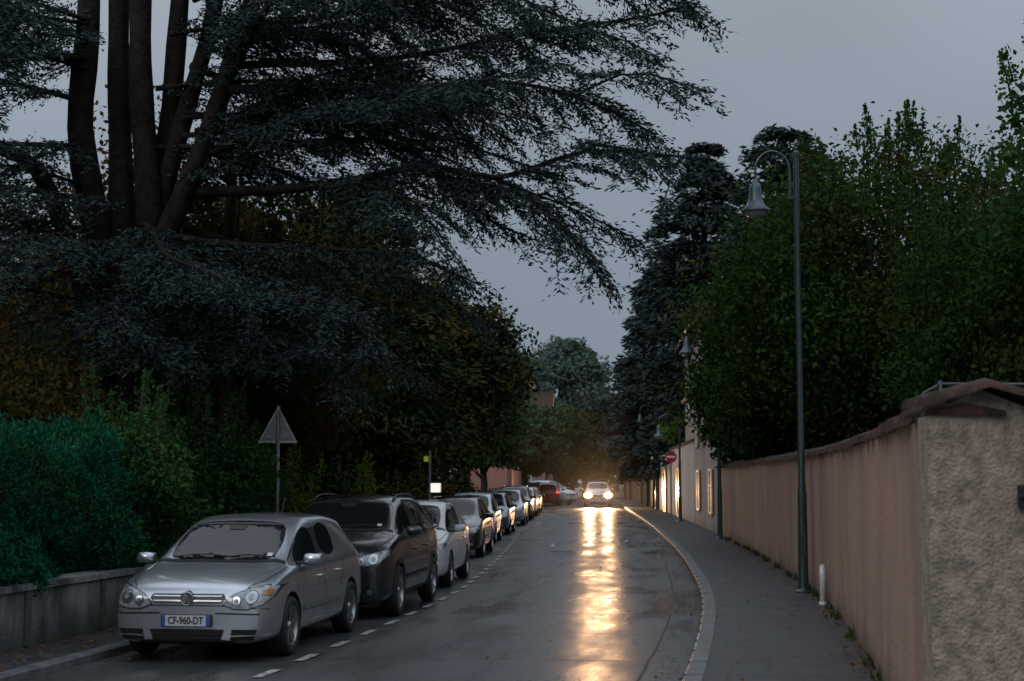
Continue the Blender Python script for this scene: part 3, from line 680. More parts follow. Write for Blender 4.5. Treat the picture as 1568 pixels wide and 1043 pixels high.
    if lit:
        for sd in (1,-1):
            h,_,_,_=bvh.ray_cast(Vector((sd*.63*sw,-3,(.64+rh)*szf)),Vector((0,1,0)))
            m=MB(); m.lathe([(.001,0),(.17,0)],20); m.v=[(a+sd*.63*sw,h.y-.06,b+(.64+rh)*szf) for a,b,_ in m.v]; m.obj('lit_headlamp',hg,parent=e)
            m=MB(); m.lathe([(.001,0),(.27,0)],20); m.v=[(a*1.2+sd*.63*sw,h.y-.05,b*.8+(.64+rh)*szf) for a,b,_ in m.v]; m.obj('bloom_disc',hg2,parent=e)  # wider glowing disc added behind each lit lamp as its bloom
    return e
silver=paint('silver',(.50,.54,.59),.8,.28); charcoal=paint('charcoal',(.024,.028,.033),.5,.25); black=paint('black',(.012,.013,.015),.2,.2)
whitec=paint('white',(.55,.58,.61),0.,.3); bluegrey=paint('blue_grey',(.08,.11,.15),.6,.3); redc=paint('dark_red',(.20,.02,.02),.3,.3); lsil=paint('light_silver',(.46,.49,.53),.6,.3)
def park(D,W,off=None,**k):
    o=-4.35 if D<28 else -4.4-min((D-28)*.05,.75)
    if off is not None: o=off
    L=k.get('L',4.2); s=(kx(D+L)-kx(D))/L; xr=kx(D)+o
    build_car('parked_car',(xr-W/2,D,.012),-math.atan(s),W=W,**k)
park(15.8,1.77,L=4.12,H=1.48,pt=silver,plate='CF-960-DT',front_style='golf')
park(20.45,1.86,off=-4.20,L=4.36,H=1.66,pt=charcoal,style='suv',R=.345,raise_hood=.06,front_style='slim',plate='DK-418-RB')
park(26.2,1.72,off=-4.35,L=3.9,H=1.5,pt=whitec,front_style='slim',R=.305,plate='EA-207-MN')
park(36.6,1.74,L=4.1,H=1.47,pt=black,front_style='slim',detail=False)
park(44.8,1.63,L=3.6,H=1.49,pt=whitec,front_style='round',R=.30,detail=False)
park(51.8,1.74,L=4.1,H=1.46,pt=bluegrey,front_style='slim',detail=False)
park(62.6,1.76,L=4.2,H=1.48,pt=lsil,front_style='slim',detail=False)
park(70.5,1.76,L=4.2,H=1.6,pt=charcoal,front_style='slim',detail=False,style='suv',R=.33)
park(78.,1.76,L=4.2,H=1.5,pt=whitec,front_style='slim',detail=False)
park(85.,1.76,L=4.2,H=1.48,pt=black,front_style='slim',detail=False)
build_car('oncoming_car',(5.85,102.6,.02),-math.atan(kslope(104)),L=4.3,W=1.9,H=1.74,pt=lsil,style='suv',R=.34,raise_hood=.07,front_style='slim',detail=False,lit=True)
build_car('red_car',(2.9,114,.02),math.pi+math.radians(-4),L=4.2,W=1.8,H=1.66,pt=redc,front_style='slim',detail=False,tail=redlit)
build_car('white_car',(4.55,114,.02),math.radians(52),L=4.4,W=1.85,H=1.85,pt=whitec,front_style='slim',detail=False,style='suv',R=.33)
build_car('grey_van',(2.3,122,.0),math.radians(5),L=4.6,W=1.9,H=2.0,pt=lsil,front_style='slim',detail=False)
# ------------------------------------------------------------------ foliage generators
def broadleaf(name,x,y,z0,z1,r,mat,nclump=70,per=420,leaf=.13,ry=None,trunk=.22,shoots=0,bark=None,lean=0,rc=None,hollow=.5,aspect=.6):
    e=empty(name); ry=ry or r; b=MB(); lb=LB(); zc=(z0+z1)/2; hz=(z1-z0)/2
    zt=z0+(z1-z0)*.6
    tp=[Vector((x,y,-.1)),Vector((x+.1,y,zt*.3)),Vector((x-.08,y+.05,zt*.65)),Vector((x+lean*.3,y,zt)),Vector((x+lean*.5,y,z1-hz*.35))]
    b.tube(tp,[trunk*1.25,trunk,trunk*.8,trunk*.5,trunk*.15],8)
    d=rdir(nclump); rad=hollow+(1-hollow)*rng.random(nclump)**.6; rad*=rng.uniform(.82,1.08,nclump)
    cc=np.stack([x+d[:,0]*r*rad,y+d[:,1]*ry*rad,zc+d[:,2]*hz*rad*.95],1)
    rc=rc or min(r,hz)*.30
    for i in range(0,nclump):
        c=cc[i]
        if i%2==0:
            s=Vector((x,y,max(z0*.6,.5)+(c[2]-z0)*.35+.2)); mid=(s+Vector(c))/2+Vector((0,0,.25)); b.tube([s,mid,Vector(c)],[trunk*.3,trunk*.18,.015],5)
        k=int(per*rng.uniform(.6,1.3)); rr=rc*rng.uniform(.65,1.3)
        q=rng.normal(size=(k,3)); q/=np.linalg.norm(q,axis=1)[:,None]; rad2=rng.random(k)**.45
        pos=c+q*(rad2[:,None])*rr*np.array([1.15,1.15,.8])+rng.normal(size=(k,3))*rr*.12
        n=q*.6+rdir(k)*.7+np.array([0,0,.5]); dd=rdir(k); dd[:,2]-=.3; l=leaf*rng.uniform(.6,1.3,k)
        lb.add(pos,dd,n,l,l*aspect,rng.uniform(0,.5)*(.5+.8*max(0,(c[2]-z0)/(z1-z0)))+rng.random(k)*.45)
    for i in range(shoots):
        dd=rdir(1)[0]; dd[2]=abs(dd[2])*1.2+.35; dd/=np.linalg.norm(dd); p=np.array([x+dd[0]*r*.85,y+dd[1]*ry*.85,zc+dd[2]*hz*.9]); up=np.array([dd[0]*.25,dd[1]*.2,1.]); ln=rng.uniform(.4,1.1)
        k=int(130*ln); t=rng.random(k)**1.2; pos=p+up*(t*ln)[:,None]+rng.normal(size=(k,3))*.11*(1.1-t)[:,None]
        l=leaf*rng.uniform(.5,.9,k); lb.add(pos,rdir(k)+np.array([0,0,.5]),rdir(k),l,l*.6,.4+.5*rng.random(k)); b.tube([p,p+up*ln],[.02,.006],4)
    b.obj('trunk_and_limbs',bark or M['barkp'],smooth=True,parent=e); lb.obj('foliage',mat,parent=e); return e
def conifer(name,x,y,z0,z1,r,mat,layers=26,nb=8,per=260,leaf=.3,trunk=.3,power=.7,bot=.55,droop=.18,clumpy=.5):
    e=empty(name); b=MB(); lb=LB(); b.tube([(x,y,-.1),(x,y,z1*.5),(x,y,z1*.97)],[trunk*1.2,trunk*.7,.03],8)
    for i in range(layers):
        f=(i+rng.random()*.6)/layers; z=z0+(z1-z0)*f; prof=(1-f)**power*min(1,(bot+(1-bot)*min(1,f*3.5))); R=r*prof+.25
        for j in range(nb):
            a=rng.random()*2*math.pi; Rb=R*rng.uniform(.6,1.18); dx,dy=math.cos(a),math.sin(a)
            k=int(per*(.35+Rb/r)); t=rng.random(k)**.6; sp=(.08+.30*clumpy*Rb*.5*(1.05-abs(t-.7)))
            lat=rng.normal(size=k)*sp; zz=z+.12*Rb*np.sin(t*2.5)-droop*Rb*t*t+rng.normal(size=k)*.10*Rb**.5
            pos=np.stack([x+dx*t*Rb-dy*lat,y+dy*t*Rb+dx*lat,zz],1); dd=np.stack([np.full(k,dx),np.full(k,dy),np.full(k,-.15)],1)+rdir(k)*.7
            l=leaf*rng.uniform(.5,1.2,k); lb.add(pos,dd,rdir(k)+np.array([0,0,1.]),l,l*.33,rng.uniform(0,.5)+rng.random(k)*.5)
            b.tube([(x,y,z),(x+dx*Rb*.5,y+dy*Rb*.5,z+.1*Rb),(x+dx*Rb*.95,y+dy*Rb*.95,z-droop*Rb)],[.05+.01*Rb,.03,.01],4)
    b.obj('trunk_and_limbs',M['bark'],smooth=True,parent=e); lb.obj('foliage',mat,parent=e); return e
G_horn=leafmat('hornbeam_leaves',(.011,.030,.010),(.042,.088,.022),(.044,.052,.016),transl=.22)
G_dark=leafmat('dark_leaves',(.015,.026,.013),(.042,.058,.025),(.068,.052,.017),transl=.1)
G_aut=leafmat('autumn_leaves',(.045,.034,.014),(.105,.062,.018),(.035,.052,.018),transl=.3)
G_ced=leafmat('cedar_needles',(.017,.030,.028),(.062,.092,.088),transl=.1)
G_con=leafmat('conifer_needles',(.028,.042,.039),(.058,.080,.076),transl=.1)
G_far=leafmat('haze_tinted_leaves',(.085,.13,.115),(.135,.19,.17),(.10,.145,.10),transl=.3,nscale=.2)  # lighter, bluish leaf colour paints in the haze of distance
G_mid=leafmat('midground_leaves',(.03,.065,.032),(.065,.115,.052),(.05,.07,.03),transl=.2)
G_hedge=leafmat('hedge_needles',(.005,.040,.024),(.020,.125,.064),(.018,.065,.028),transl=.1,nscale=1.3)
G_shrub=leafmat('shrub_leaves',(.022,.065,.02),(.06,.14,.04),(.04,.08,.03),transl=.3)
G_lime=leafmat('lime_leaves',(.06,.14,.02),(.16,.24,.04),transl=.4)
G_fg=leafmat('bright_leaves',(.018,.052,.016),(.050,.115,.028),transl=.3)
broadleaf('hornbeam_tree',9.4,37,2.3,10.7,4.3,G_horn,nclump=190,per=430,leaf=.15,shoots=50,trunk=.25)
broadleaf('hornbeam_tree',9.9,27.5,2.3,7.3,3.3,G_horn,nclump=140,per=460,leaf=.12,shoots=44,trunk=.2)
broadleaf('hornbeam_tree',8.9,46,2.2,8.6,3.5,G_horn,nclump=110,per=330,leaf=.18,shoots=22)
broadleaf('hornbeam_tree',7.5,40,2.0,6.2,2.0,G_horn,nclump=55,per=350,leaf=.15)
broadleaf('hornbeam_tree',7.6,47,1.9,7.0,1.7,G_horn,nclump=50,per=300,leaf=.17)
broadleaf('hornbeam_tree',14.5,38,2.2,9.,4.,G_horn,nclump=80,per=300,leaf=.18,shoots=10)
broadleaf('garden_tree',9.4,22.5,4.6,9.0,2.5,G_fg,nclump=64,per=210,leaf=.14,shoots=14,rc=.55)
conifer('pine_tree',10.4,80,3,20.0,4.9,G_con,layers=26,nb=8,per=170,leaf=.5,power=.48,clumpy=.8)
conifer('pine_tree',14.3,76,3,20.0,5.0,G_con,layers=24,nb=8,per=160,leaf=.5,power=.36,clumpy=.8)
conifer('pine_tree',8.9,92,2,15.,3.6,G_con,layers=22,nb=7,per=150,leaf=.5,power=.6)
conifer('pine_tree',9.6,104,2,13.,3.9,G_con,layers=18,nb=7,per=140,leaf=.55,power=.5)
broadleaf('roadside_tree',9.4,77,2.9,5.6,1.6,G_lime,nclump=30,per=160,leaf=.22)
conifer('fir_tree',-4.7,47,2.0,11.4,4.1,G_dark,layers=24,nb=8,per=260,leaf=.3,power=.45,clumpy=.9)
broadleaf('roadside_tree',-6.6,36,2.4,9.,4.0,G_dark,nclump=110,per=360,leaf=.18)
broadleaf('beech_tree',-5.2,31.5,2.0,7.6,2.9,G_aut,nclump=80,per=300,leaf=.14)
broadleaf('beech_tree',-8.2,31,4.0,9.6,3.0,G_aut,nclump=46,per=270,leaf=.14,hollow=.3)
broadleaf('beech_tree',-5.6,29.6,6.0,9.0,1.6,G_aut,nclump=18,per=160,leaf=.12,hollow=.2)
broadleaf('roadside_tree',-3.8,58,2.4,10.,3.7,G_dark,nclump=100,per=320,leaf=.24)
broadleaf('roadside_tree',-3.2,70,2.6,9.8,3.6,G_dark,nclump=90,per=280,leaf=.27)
broadleaf('roadside_tree',-2.8,84,2.6,9.0,3.3,G_mid,nclump=80,per=250,leaf=.3)
broadleaf('roadside_tree',-1.9,98,2.6,7.4,2.9,G_mid,nclump=70,per=230,leaf=.33)
broadleaf('roadside_tree',.9,108,2.2,6.8,2.4,G_mid,nclump=60,per=220,leaf=.34)
broadleaf('roadside_tree',3.6,128,2.4,8.4,2.8,G_mid,nclump=60,per=220,leaf=.38)
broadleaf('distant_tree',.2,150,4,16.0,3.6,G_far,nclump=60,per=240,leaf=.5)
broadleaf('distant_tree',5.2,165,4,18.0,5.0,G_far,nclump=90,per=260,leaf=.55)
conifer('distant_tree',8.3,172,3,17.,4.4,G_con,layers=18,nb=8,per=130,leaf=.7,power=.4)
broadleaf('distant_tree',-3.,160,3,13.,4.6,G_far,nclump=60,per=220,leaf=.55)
broadleaf('roadside_tree',9.,150,1.5,9.,3.4,G_dark,nclump=50,per=200,leaf=.45)
broadleaf('roadside_tree',6.2,156,1.0,8.5,3.4,G_dark,nclump=50,per=200,leaf=.45)
broadleaf('roadside_tree',12.5,128,2.5,10.5,3.6,G_dark,nclump=60,per=200,leaf=.4)
broadleaf('garden_thicket',-14,42,1.0,8.6,6.5,G_dark,nclump=110,per=280,leaf=.3,ry=4)
broadleaf('garden_thicket',-10.5,34,.4,6.6,5.0,G_dark,nclump=110,per=300,leaf=.22,ry=3)
broadleaf('garden_thicket',-9,52,1.0,9.0,5.0,G_dark,nclump=80,per=260,leaf=.3,ry=4)
lb=LB()
for i in range(240):
    a=rng.uniform(-1,1); x=a*150; y=205+rng.uniform(-25,50)-abs(a)*40; R=rng.uniform(3,6); z=rng.uniform(2,11)
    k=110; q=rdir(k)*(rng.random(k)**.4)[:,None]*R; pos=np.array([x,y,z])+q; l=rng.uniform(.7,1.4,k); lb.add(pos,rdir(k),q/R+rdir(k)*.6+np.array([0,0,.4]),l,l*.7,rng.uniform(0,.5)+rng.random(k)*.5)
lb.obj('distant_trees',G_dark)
for (sx,n) in ((-1,130),(1,110)):
    lb=LB()
    for i in range(n):
        y=rng.uniform(30,190); x=(kx(y)+(-18 if sx<0 else 19)+sx*rng.uniform(0,20)); R=rng.uniform(2,4.5); z=rng.uniform(1,7 if sx<0 else 6)
        k=160; q=rdir(k)*(rng.random(k)**.4)[:,None]*R; pos=np.array([x,y,z])+q; l=rng.uniform(.35,.85,k); lb.add(pos,rdir(k),q/R+rdir(k)*.6+np.array([0,0,.4]),l,l*.7,rng.uniform(0,.5)+rng.random(k)*.5)
    lb.obj('background_shrubbery',G_dark)
# hedge behind the low wall: uneven top, rounded shoulder and end
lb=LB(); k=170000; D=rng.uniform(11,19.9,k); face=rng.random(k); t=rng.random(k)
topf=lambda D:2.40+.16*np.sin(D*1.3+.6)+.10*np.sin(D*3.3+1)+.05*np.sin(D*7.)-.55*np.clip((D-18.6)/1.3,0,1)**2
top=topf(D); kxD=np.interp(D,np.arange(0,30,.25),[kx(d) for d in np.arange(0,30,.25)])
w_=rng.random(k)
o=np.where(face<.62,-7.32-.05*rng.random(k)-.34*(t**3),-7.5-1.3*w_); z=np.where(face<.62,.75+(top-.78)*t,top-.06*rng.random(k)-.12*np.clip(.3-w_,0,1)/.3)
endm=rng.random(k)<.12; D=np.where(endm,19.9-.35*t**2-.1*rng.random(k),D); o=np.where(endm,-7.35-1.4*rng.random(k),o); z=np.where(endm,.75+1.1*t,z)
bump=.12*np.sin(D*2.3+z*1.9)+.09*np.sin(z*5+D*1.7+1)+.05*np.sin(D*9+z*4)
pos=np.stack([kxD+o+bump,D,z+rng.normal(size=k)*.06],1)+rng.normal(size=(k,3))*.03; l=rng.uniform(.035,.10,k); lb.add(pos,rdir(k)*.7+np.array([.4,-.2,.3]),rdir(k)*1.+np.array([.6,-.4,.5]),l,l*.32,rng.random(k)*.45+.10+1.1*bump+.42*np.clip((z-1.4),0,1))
for i in range(230):
    Dd=rng.uniform(11,19.6); ln=rng.uniform(.08,.36); p=np.array([kx(Dd)-7.42-rng.random()*1.1,Dd,topf(Dd)-.05]); kk=50; tt=rng.random(kk); pos=p+np.array([rng.normal()*.35,rng.normal()*.25,1])*(tt*ln)[:,None]+rng.normal(size=(kk,3))*.035
    lb.add(pos,rdir(kk)*.6+np.array([0,0,1]),rdir(kk),rng.uniform(.04,.10,kk),.024,.35+.6*rng.random(kk))
for i in range(260):
    Dd=rng.uniform(11,19.8); zz=rng.uniform(1.,2.2); ln=rng.uniform(.08,.24); p=np.array([kx(Dd)-7.38,Dd,zz]); kk=36; tt=rng.random(kk); pos=p+np.array([.8,rng.normal()*.4,.6])*(tt*ln)[:,None]+rng.normal(size=(kk,3))*.04
    lb.add(pos,rdir(kk)*.6+np.array([.6,0,.6]),rdir(kk),rng.uniform(.04,.10,kk),.024,.15+.5*rng.random(kk))
he=empty('hedge'); lb.obj('foliage',G_hedge,parent=he)
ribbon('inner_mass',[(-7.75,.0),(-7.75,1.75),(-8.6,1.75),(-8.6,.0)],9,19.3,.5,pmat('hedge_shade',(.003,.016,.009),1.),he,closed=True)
def shrub(x,y,z0,z1,r,mat,n=40,per=350,leaf=.1,name='shrub',shoots=8): broadleaf(name,x,y,z0,z1,r,mat,nclump=n,per=per,leaf=leaf,trunk=.05,rc=r*.42,hollow=.3,shoots=shoots)
shrub(-5.35,20.6,.5,2.6,.85,G_shrub,34,300,.085,shoots=12)
shrub(-6.0,22.2,.5,3.0,1.25,G_shrub,46,340,.09,shoots=16); shrub(-5.2,24.6,.4,3.1,1.1,G_shrub,46,340,.095,shoots=20); shrub(-4.9,27.4,.3,2.3,.9,G_shrub,28,300,.1)
shrub(-4.35,28.6,.5,1.75,.75,G_lime,22,260,.09); shrub(-8.6,22.5,1.6,4.4,1.9,G_aut,50,280,.11,shoots=14); shrub(-7.2,21.0,1.8,3.7,1.2,G_aut,26,240,.1,shoots=14)
shrub(-10.5,20.5,.5,4.2,2.,G_shrub,46,280,.11); shrub(-4.2,31.5,.3,2.0,1.1,G_dark,30,260,.12); shrub(-4.2,37,.3,1.9,1.2,G_dark,30,260,.14); shrub(-2.9,43,.3,1.6,.8,G_dark,20,200,.14)
shrub(-3.4,33,1.0,1.7,.5,G_lime,8,120,.08)
shrub(-3.3,48,.3,2.0,1.2,G_dark,30,200,.16); shrub(-2.6,54,.3,2.0,1.2,G_dark,30,200,.16)
# ------------------------------------------------------------------ the great cedar
ce=empty('cedar_tree'); cb=MB(); cl=LB()
def smoothpoly(pts,step=.2):
    P=[Vector(p) for p in pts]; out=[]
    for i in range(len(P)-1):
        p0=P[max(i-1,0)];p1=P[i];p2=P[i+1];p3=P[min(i+2,len(P)-1)]; n=max(2,int((p2-p1).length/step))
        for k in range(n):
            t=k/n; out.append(.5*((2*p1)+(p2-p0)*t+(2*p0-5*p1+4*p2-p3)*t*t+(3*p1-p0-3*p2+p3)*t**3))
    out.append(P[-1]); return out
def limb(pts,r0,r1,sub=1.35,start=.2,droop=.30,dens=1.):
    sp=smoothpoly(pts,.24/dens); n=len(sp)
    wob=[Vector((math.sin(i*.37+r0*90)*.05,0,math.sin(i*.29+pts[-1][0]*3)*.06)) for i in range(n)]
    sp=[p+w for p,w in zip(sp,wob)]
    rad=[r0+(r1-r0)*(i/n)**.6 for i in range(n)]; cb.tube(sp[::2]+[sp[-1]],rad[::2]+[r1],7)
    for i in range(n):
        f=i/(n-1)
        if f<start: continue
        t=(sp[min(i+1,n-1)]-sp[max(i-1,0)]).normalized(); side=t.cross(Vector((0,0,1)))
        if side.length<.1: side=Vector((1,0,0))
        side.normalize()
        for sg in (-1,1):
            if rng.random()<.10: continue
            ln=sub*rng.uniform(.45,1.15)*(.55+.45*min(1,(1-f)*2.2)); d=(side*sg*rng.uniform(.4,1.)+t*rng.uniform(.5,1.)+Vector((0,0,rng.uniform(-.35,.18)))).normalized()
            p0=sp[i]; nk=max(4,int(ln/.065)); tt=np.linspace(.06,1,nk); dr=droop*rng.uniform(.5,1.7)
            base=np.array(p0)[None]+np.array(d)[None]*(tt*ln)[:,None]; base[:,2]-=dr*ln*tt**2
            dn=np.array(d); tw_side=np.cross(dn,[0,0,1.]); tw_side/=np.linalg.norm(tw_side)+1e-6
            cb.tube([Vector(base[0]),Vector(base[nk//2]),Vector(base[-1])],[.013,.009,.004],3)
            for s2 in (-1,1):
                tl=(.14+.24*rng.random(nk))*(1.1-.6*tt)*1.15; td=tw_side*s2*.85+dn*.75+rng.normal(size=(nk,3))*.26; td[:,2]-=.22
                m=4; u=(np.arange(m)+.5)/m
                c=base[:,None,:]+td[:,None,:]*(tl[:,None]*u[None])[:,:,None]; c=c.reshape(-1,3)+rng.normal(size=(nk*m,3))*.02
                dd=np.repeat(td,m,0)+rdir(nk*m)*.6; cl.add(c,dd,rdir(nk*m)*.9+np.array([0,0,.8]),rng.uniform(.07,.14,nk*m),.035,rng.uniform(0,.4)+.6*rng.random(nk*m))
stems=[[(-7.2,27,0),(-7.5,26.9,3.5),(-7.54,27,6.2),(-7.9,27,8.3),(-7.8,27,10.7),(-8.1,27,14)],
 [(-7.0,27.2,0),(-7.1,27.2,3.5),(-7.13,27.2,6.2),(-7.25,27.3,8.3),(-7.3,27.2,10.7),(-7.3,27.4,14.5)],
 [(-6.9,26.8,0),(-6.75,26.8,3.5),(-6.55,26.8,6.4),(-6.75,26.8,8.9),(-6.8,26.8,10.7),(-6.9,27,15)],
 [(-6.8,27.3,0),(-6.7,27.3,4),(-6.6,27.3,6.4),(-6.35,27.3,8.3),(-6.2,27.3,10.7),(-6.0,27.5,15)],
 [(-6.7,27,3),(-6.5,27,6.3),(-5.95,27,8.7),(-5.5,27,10.5),(-5.2,27,13.5)],
 [(-6.7,26.7,3.5),(-6.4,26.7,5.8),(-5.75,26.6,7.3),(-5.05,26.6,9.5),(-4.7,26.6,10.7),(-4.3,26.6,13)],
 [(-7.4,26.8,4.2),(-8.0,26.8,6.2),(-8.6,26.8,7.5),(-9.3,26.8,7.9),(-10.5,26.6,8.6)]]
for i,s in enumerate(stems):
    sp=smoothpoly(s,.6); n=len(sp); r0=(.34,.30,.30,.27,.22,.24,.2)[i]; cb.tube(sp,[r0*(1-.5*k/n)*(1+.05*math.sin(k*1.9+i))+(.18*max(0,1-sp[k].z/1.5) if i<4 else 0) for k in range(n)],12)
LIMBS=[
 ([(-5.9,26.8,7.0),(-2.8,25,6.95),(-1.4,24,6.9),(-.25,23.5,6.65),(1.2,23,7.05),(2.6,22.5,6.8)],.13,.02,1.35,.3),
 ([(-5.1,26.6,9.3),(-2,25,9.1),(.2,24,9.1),(1.7,23.5,9.25),(2.5,23,9.3)],.09,.02,1.4,.04),
 ([(-5.2,26.6,8.9),(-2,25,8.5),(-.35,24,8.35),(1.0,23.5,7.95),(2.1,23,7.3)],.09,.02,1.4,.04),
 ([(-1.4,24,6.9),(.0,23,6.4),(.8,22.5,5.6),(1.25,22.2,4.95)],.05,.01,1.1,.05),
 ([(-6.2,26.7,6.3),(-3,25,5.7),(-1.6,24,5.5),(-.9,23.5,5.2)],.08,.02,1.3,.1),
 ([(-6.3,26.7,5.7),(-4,24,5.0),(-2.6,23,4.5),(-2.1,22.5,3.9)],.08,.02,1.3,.1),
 ([(-4.9,26.6,10),(-2,25.5,10.2),(1,24.5,10.2),(2.7,24,9.8)],.1,.02,1.4,.04),
 ([(-3,25,8.5),(-1,23,8.1),(.5,21.5,7.9)],.05,.01,1.2,.05),
 ([(-5.6,26.7,7.8),(-3,24,7.9),(-1.6,22,7.6),(-.6,20.8,7.3)],.08,.02,1.2,.1),
 ([(-6.6,26.5,6.4),(-5,22.5,5.2),(-4,20.8,4.6)],.07,.02,1.2,.1),
 ([(-7,26.8,6.2),(-7.4,23,5.6),(-7.4,20.8,4.9)],.07,.02,1.3,.1),
 ([(-7.8,26.8,8),(-9.5,24,7.2),(-11,22,6.4)],.06,.02,1.4,.04),
 ([(-7.8,26.8,9.5),(-8,22,8.4),(-7.0,18.,7.0),(-6.0,16,6.0)],.06,.015,1.2,.3),
 ([(-6.6,26.8,5.2),(-5,26,4.6),(-3.4,25,4.1),(-2.7,24.5,3.5)],.07,.02,1.3,.1),
 ([(-7,26.8,5),(-8,23,4.2),(-8.4,21.5,3.7)],.07,.02,1.3,.1),
 ([(-5.1,26.6,9.1),(-4,24,9.6),(-3,22,9.3),(-2,20.5,8.7)],.07,.02,1.3,.05),
 ([(-5.0,26.6,9.7),(-2.5,23.5,9.9),(-.5,22,9.4),(.8,21.3,8.6)],.08,.02,1.3,.05),
 ([(-4.3,26.6,11),(-1,24.5,11.4),(2,23,11),(3.0,22.5,10.2)],.1,.02,1.5,.1),
 ([(-4.5,26.6,11),(-3,23,11.5),(-1.5,20.5,10.6),(-.7,19.5,9.6)],.08,.02,1.4,.1),
 ([(-.25,23.5,6.65),(.9,23.6,6.2),(1.9,23.6,5.7)],.03,.01,1.0,.0),
 ([(-6.0,27,6.5),(-4,27.5,6.0),(-2,28,5.6),(-.8,28,5.0)],.08,.02,1.2,.1),
 ([(-6.3,27,6.0),(-4.5,28.5,5.2),(-3,29,4.6),(-2,29,4.0)],.08,.02,1.3,.1),
 ([(-7.,26.7,5.2),(-6.2,23.5,4.6),(-5.8,22.3,4.1)],.07,.02,1.2,.1),
 ([(-7.5,26.8,7),(-8.6,23,6.4),(-9.2,20.5,5.4)],.07,.02,1.3,.05),
 ([(-8,27,8.8),(-10,25.5,9),(-12,24.5,8.3)],.06,.02,1.4,.03),
 ([(-8,27,9.6),(-9.4,25.5,9.9),(-11,24,9.5)],.05,.02,1.4,.0),
 ([(-6.0,27.3,9.5),(-4,29,9.2),(-1.5,30,8.8),(.6,30,8.2)],.09,.02,1.4,.05),
 ([(1.2,23,7.05),(1.9,22,6.7),(2.3,21.4,6.1)],.03,.01,1.0,.0),
 ([(1.0,23.5,7.95),(1.9,22.5,8.1),(2.6,22,7.8)],.03,.01,1.0,.0),
 ([(.2,24,9.1),(1.3,22.8,8.8),(2.1,22.2,8.3)],.03,.01,1.0,.0),
 ([(-2.8,25,6.95),(-2,23.4,6.5),(-1.4,22.5,5.9),(-1.1,22,5.3)],.05,.01,1.1,.05),
 ([(-7.0,18.2,7.0),(-6.3,17.2,7.0),(-5.5,16.4,6.9)],.03,.01,.9,.0),
 ([(-7.6,20.5,7.9),(-6.9,18.6,8.0),(-6.2,17.4,7.7)],.03,.01,.9,.0),
 ([(-1.4,24,6.9),(-.4,24.5,6.2),(.5,24.8,5.9)],.03,.01,.9,.0),
 ([(-4.8,26.6,8.4),(-3.4,25.6,8.9),(-1.8,24.6,8.9)],.05,.015,1.3,.0),
 ([(-5.6,26.8,7.4),(-4.2,25.8,7.7),(-3.0,25.,7.5)],.05,.015,1.2,.0),
 ([(-4.9,26.6,9.8),(-3.6,25.4,9.6),(-2.4,24.6,9.5)],.05,.015,1.3,.0),
]
rb=np.random.default_rng(23)
for i in range(16):
    z0=rb.uniform(7.6,12.5); az=math.radians(rb.uniform(-62,60)); ln=rb.uniform(4.0,7.2); x0=-5.0-rb.random()*1.2-.25*(10-min(z0,10)); xt=min(x0+ln*math.cos(az),.4+.5*(z0-7.4),2.2); yt=26.8-ln*math.sin(az)*.85
    dz=rb.uniform(-.5,.6); LIMBS.append(([(x0,26.8,z0),(x0+(xt-x0)*.45,26.8+(yt-26.8)*.45,z0+dz*.5+.15),(x0+(xt-x0)*.8,26.8+(yt-26.8)*.8,z0+dz),(xt,yt,z0+dz-rb.uniform(.3,.9))],.055,.015,1.35,.04))
for i in range(9):
    z0=rb.uniform(4.4,6.0); az=math.radians(rb.uniform(-30,80)); ln=rb.uniform(2.5,4.3); x0=-6.6; xt=x0+ln*math.cos(az); yt=26.7-ln*math.sin(az)
    LIMBS.append(([(x0,26.7,z0),(x0+(xt-x0)*.5,26.7+(yt-26.7)*.5,z0-.2),(xt,yt,max(3.9,z0-rb.uniform(.5,1.2)))],.06,.015,1.3,.1))
for i in range(8):
    z0=rb.uniform(5.0,12); az=math.radians(rb.uniform(110,215)); ln=rb.uniform(3,5.5); x0=-7.7; xt=x0+ln*math.cos(az); yt=26.8-abs(ln*math.sin(az))*.9
    LIMBS.append(([(x0,26.8,z0),(x0+(xt-x0)*.5,26.8+(yt-26.8)*.5,z0+.1),(xt,yt,z0-rb.uniform(.4,1.2))],.045,.015,1.3,.03))
for (p,a,b_,s,st) in LIMBS: limb(p,a,b_,s,st)
cb.obj('trunk_and_limbs',M['bark'],smooth=True,parent=ce); cl.obj('foliage',G_ced,parent=ce)
# ------------------------------------------------------------------ lights & world
for sx in (-.62,.62):
    l=bpy.data.lights.new('headlight_beam','SPOT'); l.energy=4300; l.color=(1.,.54,.25); l.spot_size=math.radians(75); l.spot_blend=1.; l.shadow_soft_size=.12
    o=bpy.data.objects.new('headlight_beam',l); o.location=(5.85+sx,102.2,1.08); COL.objects.link(o)
    d=Vector((4.2+sx,60,.6))-Vector(o.location); o.rotation_euler=d.to_track_quat('-Z','Y').to_euler()
mm=bpy.data.materials.new('added_halo_mist'); mm.use_nodes=True; nt=mm.node_tree; nt.nodes.clear(); o=N(nt,'ShaderNodeOutputMaterial'); vs_=N(nt,'ShaderNodeVolumeScatter'); vs_.inputs['Density'].default_value=.0005; vs_.inputs['Anisotropy'].default_value=.75; nt.links.new(vs_.outputs[0],o.inputs['Volume'])  # thin scattering volume added to give the headlamps a bloom-like halo
mb=MB(); mb.box((5.5,92,3.9),(11,22,7.6)); mb.obj('halo_mist_box',mm)
sun=bpy.data.lights.new('sun','SUN'); sun.energy=.6; sun.angle=math.radians(30); sun.color=(1,.96,.91)
so=bpy.data.objects.new('sun',sun); COL.objects.link(so); sd=Vector((-.5,-.75,.55)); so.rotation_euler=sd.to_track_quat('Z','Y').to_euler()
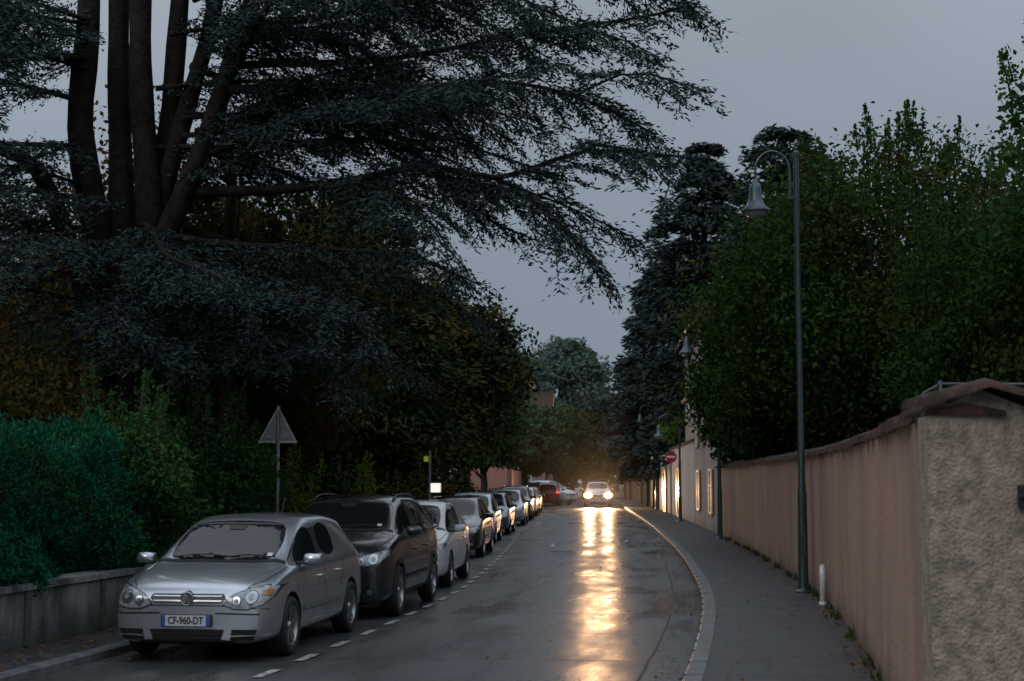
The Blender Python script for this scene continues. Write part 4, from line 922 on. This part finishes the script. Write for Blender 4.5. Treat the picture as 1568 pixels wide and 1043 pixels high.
w=bpy.data.worlds.new('World'); sc.world=w; w.use_nodes=True; nt=w.node_tree; bg=nt.nodes['Background']; bg.inputs['Strength'].default_value=.1
sky=N(nt,'ShaderNodeTexSky'); sky.sky_type='NISHITA'; sky.sun_disc=False; sky.sun_elevation=math.asin(.55/sd.length); sky.sun_rotation=math.atan2(-.5,-.75)
tc=N(nt,'ShaderNodeTexCoord'); sp=N(nt,'ShaderNodeSeparateXYZ'); nt.links.new(tc.outputs['Generated'],sp.inputs[0])
cr=N(nt,'ShaderNodeValToRGB'); els=cr.color_ramp.elements; els[0].position=0.; els[0].color=(.195,.235,.295,1); els[1].position=1.; els[1].color=(1.0,1.10,1.25,1)
for p,c in ((.16,(.245,.29,.35,1)),(.32,(.33,.375,.43,1)),(.5,(.54,.61,.69,1))):
    q=els.new(p); q.color=c
nt.links.new(sp.outputs[2],cr.inputs[0])
ns=N(nt,'ShaderNodeTexNoise'); ns.inputs['Scale'].default_value=2.6; ns.inputs['Detail'].default_value=2; nt.links.new(tc.outputs['Generated'],ns.inputs[0])
amp=N(nt,'ShaderNodeMapRange'); amp.inputs[1].default_value=.2; amp.inputs[2].default_value=.6; amp.inputs[3].default_value=1.8; amp.inputs[4].default_value=9.; nt.links.new(sp.outputs[2],amp.inputs[0])
fac=math_(nt,'ADD',10.,math_(nt,'MULTIPLY',math_(nt,'MULTIPLY',math_(nt,'SUBTRACT',ns.outputs['Fac'],.5),2.),amp.outputs[0]))
vm=N(nt,'ShaderNodeVectorMath',operation='SCALE'); nt.links.new(cr.outputs[0],vm.inputs[0]); nt.links.new(fac,vm.inputs['Scale'])
mx=N(nt,'ShaderNodeMix',data_type='RGBA'); mx.inputs[0].default_value=.97; nt.links.new(sky.outputs[0],mx.inputs[6]); nt.links.new(vm.outputs[0],mx.inputs[7]); nt.links.new(mx.outputs[2],bg.inputs['Color'])
sc.view_settings.view_transform='Standard'; sc.view_settings.look='None'; sc.view_settings.exposure=0
cam=bpy.data.cameras.new('camera'); co=bpy.data.objects.new('camera',cam); COL.objects.link(co); cam.sensor_width=36; cam.lens=52.8; cam.clip_end=2000; cam.clip_start=.1
co.location=(0,0,1.9); co.rotation_euler=(math.radians(90+5.3),0,0); sc.camera=co
cam.dof.use_dof=True; cam.dof.focus_distance=28; cam.dof.aperture_fstop=2.8
